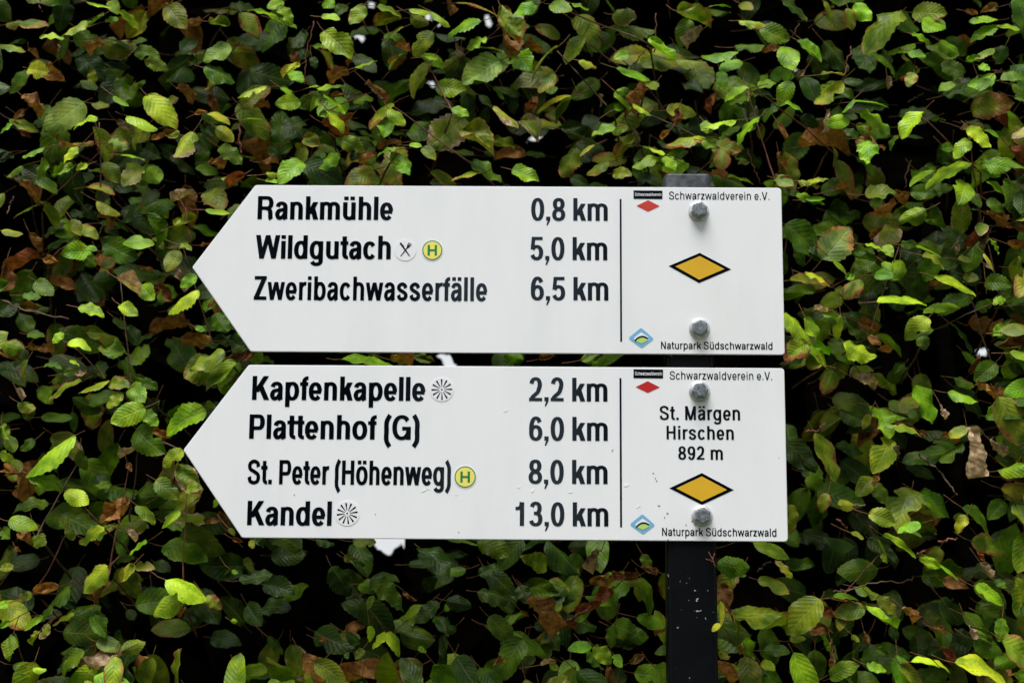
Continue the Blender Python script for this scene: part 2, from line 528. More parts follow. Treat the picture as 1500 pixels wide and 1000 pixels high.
class MB:
    """Collects flat sheets on a sign (x right, z up, y = -lift) and solid shapes into one mesh."""
    def __init__(self): self.v, self.f, self.m = [], [], []
    def quadstrip(self, L, Rr, tr, lift, m=0):
        b = len(self.v)
        for l, r in zip(L, Rr):
            self.v.append(tr(l, lift)); self.v.append(tr(r, lift))
        for i in range(len(L) - 1):
            self.f.append((b + 2 * i, b + 2 * i + 1, b + 2 * i + 3, b + 2 * i + 2)); self.m.append(m)
    def poly(self, P, tr, lift, m=0):
        b = len(self.v)
        self.v += [tr(p, lift) for p in P]
        self.f.append(tuple(range(b, b + len(P)))); self.m.append(m)
    def prism(self, P, tr, lift0, lift1, m=0):
        b = len(self.v); n = len(P)
        self.v += [tr(p, lift0) for p in P] + [tr(p, lift1) for p in P]
        self.f.append(tuple(range(b + n, b + 2 * n))); self.m.append(m)
        for i in range(n):
            j = (i + 1) % n
            self.f.append((b + i, b + j, b + n + j, b + n + i)); self.m.append(m)
    def build(self, name, mats, parent=None): return link_mesh(name, self.v, self.f, mats, self.m, parent)


def text_into(mb, s, x0, x1, base, top, lift, wx=170, wy=108, m=0, track=0):
    """Lettering from photograph pixel x0 to x1 (ink edges) on the baseline, caps up to `top`, on the sign plane y = 0."""
    pen, items, lo, hi = 0, [], 1e9, -1e9
    for ch in s:
        adv, st = glyph(ch, wx, wy)
        for kind, P in st:
            if kind == 's': L, Rr = ribbon(P, wx, wy)
            else: L, Rr = [P[0], P[3]], [P[1], P[2]]
            L = [(x + pen, y) for x, y in L]; Rr = [(x + pen, y) for x, y in Rr]
            items.append((L, Rr))
            lo = min(lo, min(p[0] for p in L + Rr)); hi = max(hi, max(p[0] for p in L + Rr))
        pen += adv + track
    A, Bp, Tp = at(x0, base), at(x1, base), at((x0 + x1) / 2, top)
    z0 = (A.z + Bp.z) / 2
    sx = (Bp.x - A.x) / (hi - lo)
    sy = (Tp.z - at((x0 + x1) / 2, base).z) / 720
    tr = lambda p, l: (A.x + (p[0] - lo) * sx, -l, z0 + p[1] * sy)
    for i, (L, Rr) in enumerate(items):
        mb.quadstrip(L, Rr, tr, lift + 0.000012 * (i % 5), m)


ID = lambda p, l: (p[0], -l, p[1])


def pxpoly(P): return [(at(x, y).x, at(x, y).z) for x, y in P]


def rounded(P, r, seg=5):
    """Polygon with its corners rounded; r is one radius or one per corner."""
    out = []
    n = len(P)
    for i in range(n):
        p = Vector(P[i]); a = Vector(P[i - 1]) - p; b = Vector(P[(i + 1) % n]) - p
        rr = r[i] if isinstance(r, (list, tuple)) else r
        la, lb = a.length, b.length
        a.normalize(); b.normalize()
        ang = a.angle(b)
        d = min(rr / math.tan(ang / 2), la * .45, lb * .45)
        p0, p1 = p + a * d, p + b * d
        for k in range(seg + 1):
            u = k / seg
            out.append(tuple((1 - u) ** 2 * p0 + 2 * u * (1 - u) * p + u * u * p1))
    return out


def circle(cx, cz, r, n=40): return [(cx + r * math.cos(2 * math.pi * i / n), cz + r * math.sin(2 * math.pi * i / n)) for i in range(n)]


def make_bolt(px, py, parent, turn):
    c = at(px, py)
    bm = bmesh.new()
    def ringv(r, y, n, ph=0.0, wob=0): return [bm.verts.new((c.x + r * math.cos(2 * math.pi * i / n + ph), y, c.z + r * math.sin(2 * math.pi * i / n + ph))) for i in range(n)]
    prof = [(0.0093, -0.0030), (0.0093, -0.0082), (0.0086, -0.0095)]
    rings = [ringv(r, y, 6, turn) for r, y in prof]
    # chamfered crown of the head
    rings.append(ringv(0.0060, -0.0099, 6, turn))
    for A_, B_ in zip(rings, rings[1:]):
        for i in range(6):
            bm.faces.new((A_[i], A_[(i + 1) % 6], B_[(i + 1) % 6], B_[i]))
    cv = bm.verts.new((c.x, -0.0097, c.z))
    for i in range(6): bm.faces.new((rings[-1][i], rings[-1][(i + 1) % 6], cv))
    bmesh.ops.recalc_face_normals(bm, faces=bm.faces)
    bmesh.ops.bevel(bm, geom=[e for e in bm.edges if e.calc_length() > 0.004 and cv not in e.verts], offset=0.0006, segments=2, affect='EDGES')
    b = link_bm('bolt', bm, M['bolt'], parent)
    bm = bmesh.new()
    n = 40
    prof = [(0.0115, 0.0), (0.0117, -0.0008), (0.0113, -0.0014), (0.0099, -0.0026), (0.0092, -0.0031), (0.0060, -0.0031)]
    rings = [ringv(r, y, n) for r, y in prof]
    for A_, B_ in zip(rings, rings[1:]):
        for i in range(n):
            bm.faces.new((A_[i], A_[(i + 1) % n], B_[(i + 1) % n], B_[i]))
    bmesh.ops.recalc_face_normals(bm, faces=bm.faces)
    wsh = link_bm('washer', bm, M['washer'], None, R(50))
    wsh.parent = b
    wsh.matrix_parent_inverse = b.matrix_world.inverted()
    return b


L1, L2, L3 = 0.00025, 0.0004, 0.00055       # printed film, film on film, third film


def arrow_sign(label, corners, radii):
    P = pxpoly(corners)
    # clean the outline: level top and bottom edges, tip half-way
    zt = sum(P[i][1] for i in (0, 4)) / 2
    zb = sum(P[i][1] for i in (2, 3)) / 2
    xr = sum(P[i][0] for i in (3, 4)) / 2
    xl = sum(P[i][0] for i in (0, 2)) / 2
    P = [(P[0][0] * .5 + xl * .5, zt), (P[1][0], (zt + zb) / 2), (P[2][0] * .5 + xl * .5, zb), (xr, zb), (xr, zt)]
    out = rounded(P, radii)
    root = empty('arrow_sign', ((xl + xr) / 2, 0.0016, zb))
    tag(root, label, 'signpost arm', 'white arrow signs on the post')
    bm = bmesh.new()
    fr = [bm.verts.new((x, 0.0, z)) for x, z in out]
    bk = [bm.verts.new((x, 0.0034, z)) for x, z in out]
    n = len(out)
    bm.faces.new(fr); bm.faces.new(bk[::-1])
    for i in range(n): bm.faces.new((fr[i], bk[i], bk[(i + 1) % n], fr[(i + 1) % n]))
    bmesh.ops.recalc_face_normals(bm, faces=bm.faces)
    rim = [e for e in bm.edges if e.is_boundary is False and (all(v.co.y < 1e-6 for v in e.verts) or all(v.co.y > 0.0033 for v in e.verts))]
    bmesh.ops.bevel(bm, geom=rim, offset=0.0007, segments=2, affect='EDGES')
    link_bm('panel', bm, M['enamel'], root, R(40))
    return root


def line_part(name, root, label, s, x0, x1, base, top, wx=170, wy=108, track=-24):
    mb = MB()
    text_into(mb, s, x0, x1, base, top, L1, wx, wy, 0, track)
    o = mb.build(name, [M['ink']], root)
    if label: o['label'] = label
    return o


def divider(root, a, b, wpx):
    A, Bq = at(*a), at(*b)
    h = wpx * 0.000375
    mb = MB()
    mb.poly([((A.x + Bq.x) / 2 - h, A.z), ((A.x + Bq.x) / 2 + h, A.z), ((A.x + Bq.x) / 2 + h, Bq.z), ((A.x + Bq.x) / 2 - h, Bq.z)], ID, L1)
    mb.build('divider_line', [M['ink']], root)


def diamond(root, pts, border=0.0033):
    P = pxpoly(pts)
    cx = sum(p[0] for p in P) / 4; cz = sum(p[1] for p in P) / 4
    w_ = (P[2][0] - P[0][0]) / 2; h_ = (P[1][1] - P[3][1]) / 2
    k = 1 - border * math.hypot(1 / w_, 1 / h_)
    mb = MB()
    mb.prism(P, ID, 0.00002, L1, 0)
    mb.poly([(cx + (x - cx) * k, cz + (z - cz) * k) for x, z in P], ID, L2, 1)
    mb.build('waymark_diamond', [M['ink'], M['yellow']], root)


def club_emblem(root, rect, dia, red):
    x0, y0, x1, y1 = rect
    mb = MB()
    mb.poly(pxpoly([(x0, y0), (x1, y0 + .4), (x1, y1 + .4), (x0, y1)]), ID, L1, 0)
    text_into(mb, 'Schwarzwaldverein', x0 + 2.0, x1 - 1.5, y1 - 4.0, y0 + 3.6, L2, 120, 96, 1, 25)
    mb.build('club_emblem', [M['ink'], M['white']], root)
    l, t, r, b = dia
    mb = MB()
    mb.poly(pxpoly([(l, (t + b) / 2), ((l + r) / 2, t), (r, (t + b) / 2 + .4), ((l + r) / 2, b)]), ID, L1, 0)
    mb.build('red_diamond', [M[red]], root)


def park_emblem(root, cx, cy, k=1.0):
    """Blue rhombus, white rhombus in it, black hill line and green hill."""
    q = lambda P: [(cx + x * k, cy + y * k) for x, y in P]
    outer = rounded(pxpoly(q([(-19, 1), (0, -14.5), (19, 2), (1, 15.5)])), 0.0022)
    inner = rounded(pxpoly(q([(-11.5, 1.2), (0.2, -8.0), (10.5, -0.8), (10.6, 4), (0.5, 9.5)])), 0.0014)
    mb = MB()
    mb.poly(outer, ID, L1, 0)
    mb.poly(inner, ID, L2, 1)
    hill = catmull([(-9, 5.0), (-5, 1.0), (0, -1.2), (5, -0.8), (10, 1.8)], 5)
    g = catmull([(-8, 5.2), (-4, 1.8), (1, 0.2), (6, .6), (9.6, 2.4)], 5)
    mb.poly(pxpoly(q(g + [(9.6, 4.2), (1, 9.0)])), ID, L3, 2)
    L, Rr = ribbon(hill, 2.0, 2.4)
    mb.quadstrip(pxpoly(q(L)), pxpoly(q(Rr)), ID, L3 + 0.0001, 3)
    mb.build('park_emblem', [M['blue'], M['white'], M['lime'], M['ink']], root)


def disc(mb, c, r, lift, m, n=48): mb.prism(circle(c.x, c.z, r, n), ID, 0.00002, lift, m)


def stop_sticker(root, px, py, r=16.3):
    c = at(px, py)
    mb = MB()
    k = 0.00075
    disc(mb, c, r * k, L1, 0)
    mb.poly(circle(c.x, c.z, (r - 1.3) * k), ID, L2, 1)
    mb.poly(circle(c.x, c.z, (r - 2.8) * k), ID, L3, 2)
    u = k
    tr = lambda p, l: (c.x + p[0] * u, -l, c.z + p[1] * u)
    for P in ([(-7.0, -8), (-3.6, -8), (-3.6, 8), (-7.0, 8)], [(3.6, -8), (7.0, -8), (7.0, 8), (3.6, 8)], [(-3.7, -1.5), (3.7, -1.5), (3.7, 1.5), (-3.7, 1.5)]):
        mb.poly(P, tr, L3 + 0.00012, 1)
    o = mb.build('stop_sticker', [M['white'], M['green'], M['lemon']], root)
    o['label'] = 'round yellow sticker with a green ring and letter H'


def viewpoint_sticker(root, px, py, r, rot):
    c = at(px, py)
    k = 0.00075
    mb = MB()
    disc(mb, c, r * k, L1 + 0.0001, 0)
    tr = lambda p, l: (c.x + p[0] * k, -l, c.z + p[1] * k)
    mb.poly([(1.3 * math.cos(i * .52), 1.3 * math.sin(i * .52)) for i in range(12)], tr, L2 + .0001, 1)
    for i in range(12):
        a = R(30 * i + rot)
        ca, sa = math.cos(a), math.sin(a)
        P = [(3.8, -.35), (15.2, -1.3), (15.2, 1.3), (3.8, .35)]
        mb.poly([(x * ca - y * sa, x * sa + y * ca) for x, y in P], tr, L2 + .0001, 1)
    o = mb.build('viewpoint_sticker', [M['white'], M['ink']], root)
    o['label'] = 'round white sticker with a star of thin black rays'


def inn_sticker(root, px, py, r=16.3):
    c = at(px, py)
    k = 0.00075
    mb = MB()
    disc(mb, c, r * k, L1 + 0.0001, 0)
    tr = lambda p, l: (c.x + p[0] * k, -l, c.z + p[1] * k)
    lf = [L2 + .0001]
    def bar(x0, y0, x1, y1, w0, w1):
        d = Vector((x1 - x0, y1 - y0)).normalized(); n = Vector((-d.y, d.x))
        lf[0] += .00001
        mb.poly([(x0 + n.x * w0, y0 + n.y * w0), (x0 - n.x * w0, y0 - n.y * w0), (x1 - n.x * w1, y1 - n.y * w1), (x1 + n.x * w1, y1 + n.y * w1)], tr, lf[0], 1)
    bar(-7.5, 10.5, 6.8, -9.5, 1.5, .7)           # knife
    bar(-8, 11, -3.0, 5.0, .8, 1.7)
    bar(-6.8, -9.5, 3.6, 4.6, .7, .9)             # fork
    bar(2.6, 3.2, 5.2, 6.8, 1.2, 2.4)
    for q in (-2, 0, 2): bar(4.6 + q * .8, 6.4 - q * .6, 7.4 + q * .8, 10.4 - q * .6, .62, .5)
    o = mb.build('inn_sticker', [M['white'], M['ink']], root)
    o['label'] = 'round white sticker with crossed knife and fork'


def marks(name, root, spots, mat):
    for px, py, rx, ry, rot in spots:
        mb = MB()
        c = at(px, py)
        P = []
        n = 12
        for i in range(n):
            a = 2 * math.pi * i / n
            k = random.uniform(.7, 1.2)
            x, z = math.cos(a) * rx * k, math.sin(a) * ry * k
            P.append((c.x + (x * math.cos(rot) - z * math.sin(rot)) * .00075, c.z + (x * math.sin(rot) + z * math.cos(rot)) * .00075))
        mb.poly(P, ID, L1 * 1.2, 0)
        mb.build(name, [mat], root)


# ---------------------------------------------------------------- ground
gv, gf = [], []
G = [-400, -60, -20, -8, -4, -2, -1, 0, 1, 2, 4, 8, 20, 60, 400]
for i, x in enumerate(G):
    for j, y in enumerate(G):
        gv.append((x, y, 0.0 if abs(x) > 30 or abs(y) > 30 else 0.03 * mnoise.noise(Vector((x * .7, y * .7, 0))) - .02))
for i in range(len(G) - 1):
    for j in range(len(G) - 1):
        k = i * len(G) + j
        gf.append((k, k + len(G), k + len(G) + 1, k + 1))
tag(link_mesh('ground', gv, gf, M['ground'], smooth=True), kind='structure')

# ---------------------------------------------------------------- post
pl, pr = at(973.4, 262, 0.0040), at(1042.6, 262, 0.0040)
top = at(1008, 254.2, 0.0040)
PX, PW, PT, PD = (pl.x + pr.x) / 2, (pr.x - pl.x), top.z, 0.034
post = empty('sign_post', (PX, 0.0040 + PD / 2, 0))
tag(post, 'square steel post, zinc grey on top and painted dark for shade below, carrying both white arrow signs', 'post')


def tube(name, z0, z1, mat, grow=0.0, cap=True):
    w2 = PW / 2 + grow
    y0, y1 = 0.0040 - grow, 0.0040 + PD + grow
    sec = rounded([(PX - w2, y0), (PX - w2, y1), (PX + w2, y1), (PX + w2, y0)], 0.0080, 8)
    bm = bmesh.new()
    zs = [z0, z1]
    rings = [[bm.verts.new((x, y, z)) for x, y in sec] for z in zs]
    n = len(sec)
    for i in range(n): bm.faces.new((rings[0][i], rings[0][(i + 1) % n], rings[1][(i + 1) % n], rings[1][i]))
    t = bm.faces.new(rings[1]); bm.faces.new(rings[0][::-1])
    bmesh.ops.recalc_face_normals(bm, faces=bm.faces)
    bmesh.ops.bevel(bm, geom=[e for e in bm.edges if all(abs(v.co.z - z1) < 1e-6 for v in e.verts)], offset=0.0016, segments=3, affect='EDGES')
    return link_bm(name, bm, mat, post, R(45))


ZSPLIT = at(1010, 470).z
tube('zinc_top', ZSPLIT, PT, M['post'])
tube('shaded_shaft', -0.05, ZSPLIT - 0.0005, M['post_shade'], 0.0004)  # same post, its shade painted in as a near-black section

# ---------------------------------------------------------------- the two arrow signs
up = arrow_sign('upper white arrow sign, its right panel bare but for a yellow diamond', [(373.4, 271.3), (281.3, 391.2), (367.8, 514.8), (1149.2, 519.7), (1145.0, 274.8)], [.004, .003, .004, .0045, .0045])
line_part('place_name', up, 'black lettering Rankmühle', 'Rankmühle', 377, 575.6, 321.8, 287.8)
line_part('place_name', up, 'black lettering Wildgutach', 'Wildgutach', 374, 572.2, 379.2, 344.8)
line_part('place_name', up, 'black lettering Zweribachwasserfälle', 'Zweribachwasserfälle', 371.5, 713.6, 440.0, 405.2, 160, 106, -8)
line_part('distance', up, 'black figures 0,8 km', '0,8 km', 778, 890.3, 323.2, 290.2, 156, 99)
line_part('distance', up, 'black figures 5,0 km', '5,0 km', 777, 889.6, 380.9, 347.2, 156, 99)
line_part('distance', up, 'black figures 6,5 km', '6,5 km', 777.5, 891.2, 439.7, 405.6, 156, 99)
divider(up, (908.5, 291.6), (910.4, 500.2), 2.7)
club_emblem(up, (928, 279, 970.3, 291.3), (932.3, 293.3, 966.4, 310.0), 'scarlet')
line_part('small_lettering', up, None, 'Schwarzwaldverein e.V.', 980.1, 1127, 292.5, 281.2, 106, 84, 30)
line_part('small_lettering', up, None, 'Naturpark Südschwarzwald', 968.3, 1131.6, 511.4, 500.6, 124, 94, 12)
diamond(up, [(979.5, 389.6), (1025, 370.4), (1071, 394.5), (1023.9, 414.5)])
park_emblem(up, 939, 494.3)
inn_sticker(up, 593.8, 366.4)
stop_sticker(up, 633.3, 366.7)
make_bolt(1023.4, 309.4, up, .30)
make_bolt(1024.4, 481.0, up, .55)

lo = arrow_sign('lower white arrow sign reading St. Märgen Hirschen 892 m above its diamond', [(365, 534), (268.4, 658.3), (353.8, 787.4), (1155.2, 793), (1148, 539)], [.004, .003, .004, .0045, .0045])
line_part('place_name', lo, 'black lettering Kapfenkapelle', 'Kapfenkapelle', 369, 623, 586.2, 551.2)
line_part('place_name', lo, 'black lettering Plattenhof (G)', 'Plattenhof (G)', 364.7, 614.5, 643.0, 607.4)
line_part('place_name', lo, 'black lettering St. Peter (Höhenweg)', 'St. Peter (Höhenweg)', 362.3, 660.4, 709.5, 674.0)
line_part('place_name', lo, 'black lettering Kandel', 'Kandel', 361.7, 485.6, 769.0, 733.4)
line_part('distance', lo, 'black figures 2,2 km', '2,2 km', 775, 889.8, 587.5, 553.0, 156, 99)
line_part('distance', lo, 'black figures 6,0 km', '6,0 km', 775, 890.3, 645, 610.2, 156, 99)
line_part('distance', lo, 'black figures 8,0 km', '8,0 km', 774.2, 890, 708.2, 673.0, 156, 99)
line_part('distance', lo, 'black figures 13,0 km', '13,0 km', 754.8, 891.2, 770, 735.0, 156, 99)
divider(lo, (908.2, 553.5), (910.4, 771.8), 2.9)
club_emblem(lo, (928, 540.7, 971.3, 553.6), (931, 558, 966.6, 575.2), 'red')
line_part('small_lettering', lo, None, 'Schwarzwaldverein e.V.', 981.2, 1131, 555.9, 544, 106, 84, 30)
line_part('small_lettering', lo, None, 'Naturpark Südschwarzwald', 969.8, 1137.4, 784.7, 773.0, 124, 94, 12)
line_part('location_name', lo, 'black lettering St. Märgen', 'St. Märgen', 966.4, 1084.2, 614.9, 594.6, 150, 98, 12)
line_part('location_name', lo, 'black lettering Hirschen', 'Hirschen', 976.4, 1075, 643.4, 623.6, 150, 98, 12)
line_part('location_name', lo, 'black figures 892 m', '892 m', 993.5, 1059, 672.8, 653.4, 150, 98, 12)
diamond(lo, [(980.6, 714.6), (1028, 692.4), (1074.8, 717.2), (1028.3, 739)])
park_emblem(lo, 941, 766.8)
viewpoint_sticker(lo, 647.2, 570.3, 17.6, 2)
viewpoint_sticker(lo, 508.7, 751.5, 18, 8)
stop_sticker(lo, 681.4, 698.2, 16.8)
make_bolt(1024.6, 572.8, lo, .1)
make_bolt(1028.2, 755.0, lo, .45)
marks('dirt_speck', lo, [(957, 693, 1.1, .9, 0), (960, 700.5, 1.4, .6, 1.9), (962, 704, .8, 1.3, .4), (965, 740.5, 2, .8, 0), (977.8, 751.6, 1.3, 1.1, 0), (973.5, 757.5, 1.1, .9, 0),
                          (1005, 768.5, 1, .8, 0), (1013.6, 763, 1.1, .9, 0), (1018, 768.5, 1, .8, 0), (978.5, 790, 1.3, .6, 0), (897.4, 659.3, 2.2, .6, .9), (431, 724.6, 1, .8, 0),
                          (1141, 670.5, .8, .6, 0), (672, 779, .8, .8, 0), (550, 753, .7, .6, 0)], M['dirt'])
marks('pale_splash', lo, [(917.5, 709.5, 3.8, 2.6, .3), (780, 718, 3, 1.8, 1), (836, 720, 3.5, 1.4, .2), (621, 718, 5, 1.2, .5), (627, 715, 3.5, 1.2, -.6), (741, 601, 4, 1.3, .5),
                            (760, 713, 2.6, 1, .4), (935, 741, 4, 1.4, .8), (668, 724, 2, .8, .2)], M['dropping'])

# ---------------------------------------------------------------- beech hedge
TINT = {                                  # leaf base colours by kind; D, for dim leaves, has shade painted in
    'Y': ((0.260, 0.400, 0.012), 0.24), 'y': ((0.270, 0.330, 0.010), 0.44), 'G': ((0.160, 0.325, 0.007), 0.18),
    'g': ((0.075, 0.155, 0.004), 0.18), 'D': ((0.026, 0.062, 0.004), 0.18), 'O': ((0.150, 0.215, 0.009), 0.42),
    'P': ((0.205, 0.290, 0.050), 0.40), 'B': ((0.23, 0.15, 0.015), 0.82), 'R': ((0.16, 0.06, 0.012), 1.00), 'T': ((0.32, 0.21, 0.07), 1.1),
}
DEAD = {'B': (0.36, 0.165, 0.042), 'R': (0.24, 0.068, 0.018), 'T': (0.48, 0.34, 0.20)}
DEPTH = {'Y': (.060, .085), 'y': (.065, .10), 'G': (.065, .10), 'g': (.085, .135), 'D': (.12, .19), 'O': (.07, .125), 'P': (.07, .11), 'B': (.07, .13), 'R': (.08, .13), 'T': (.06, .10)}

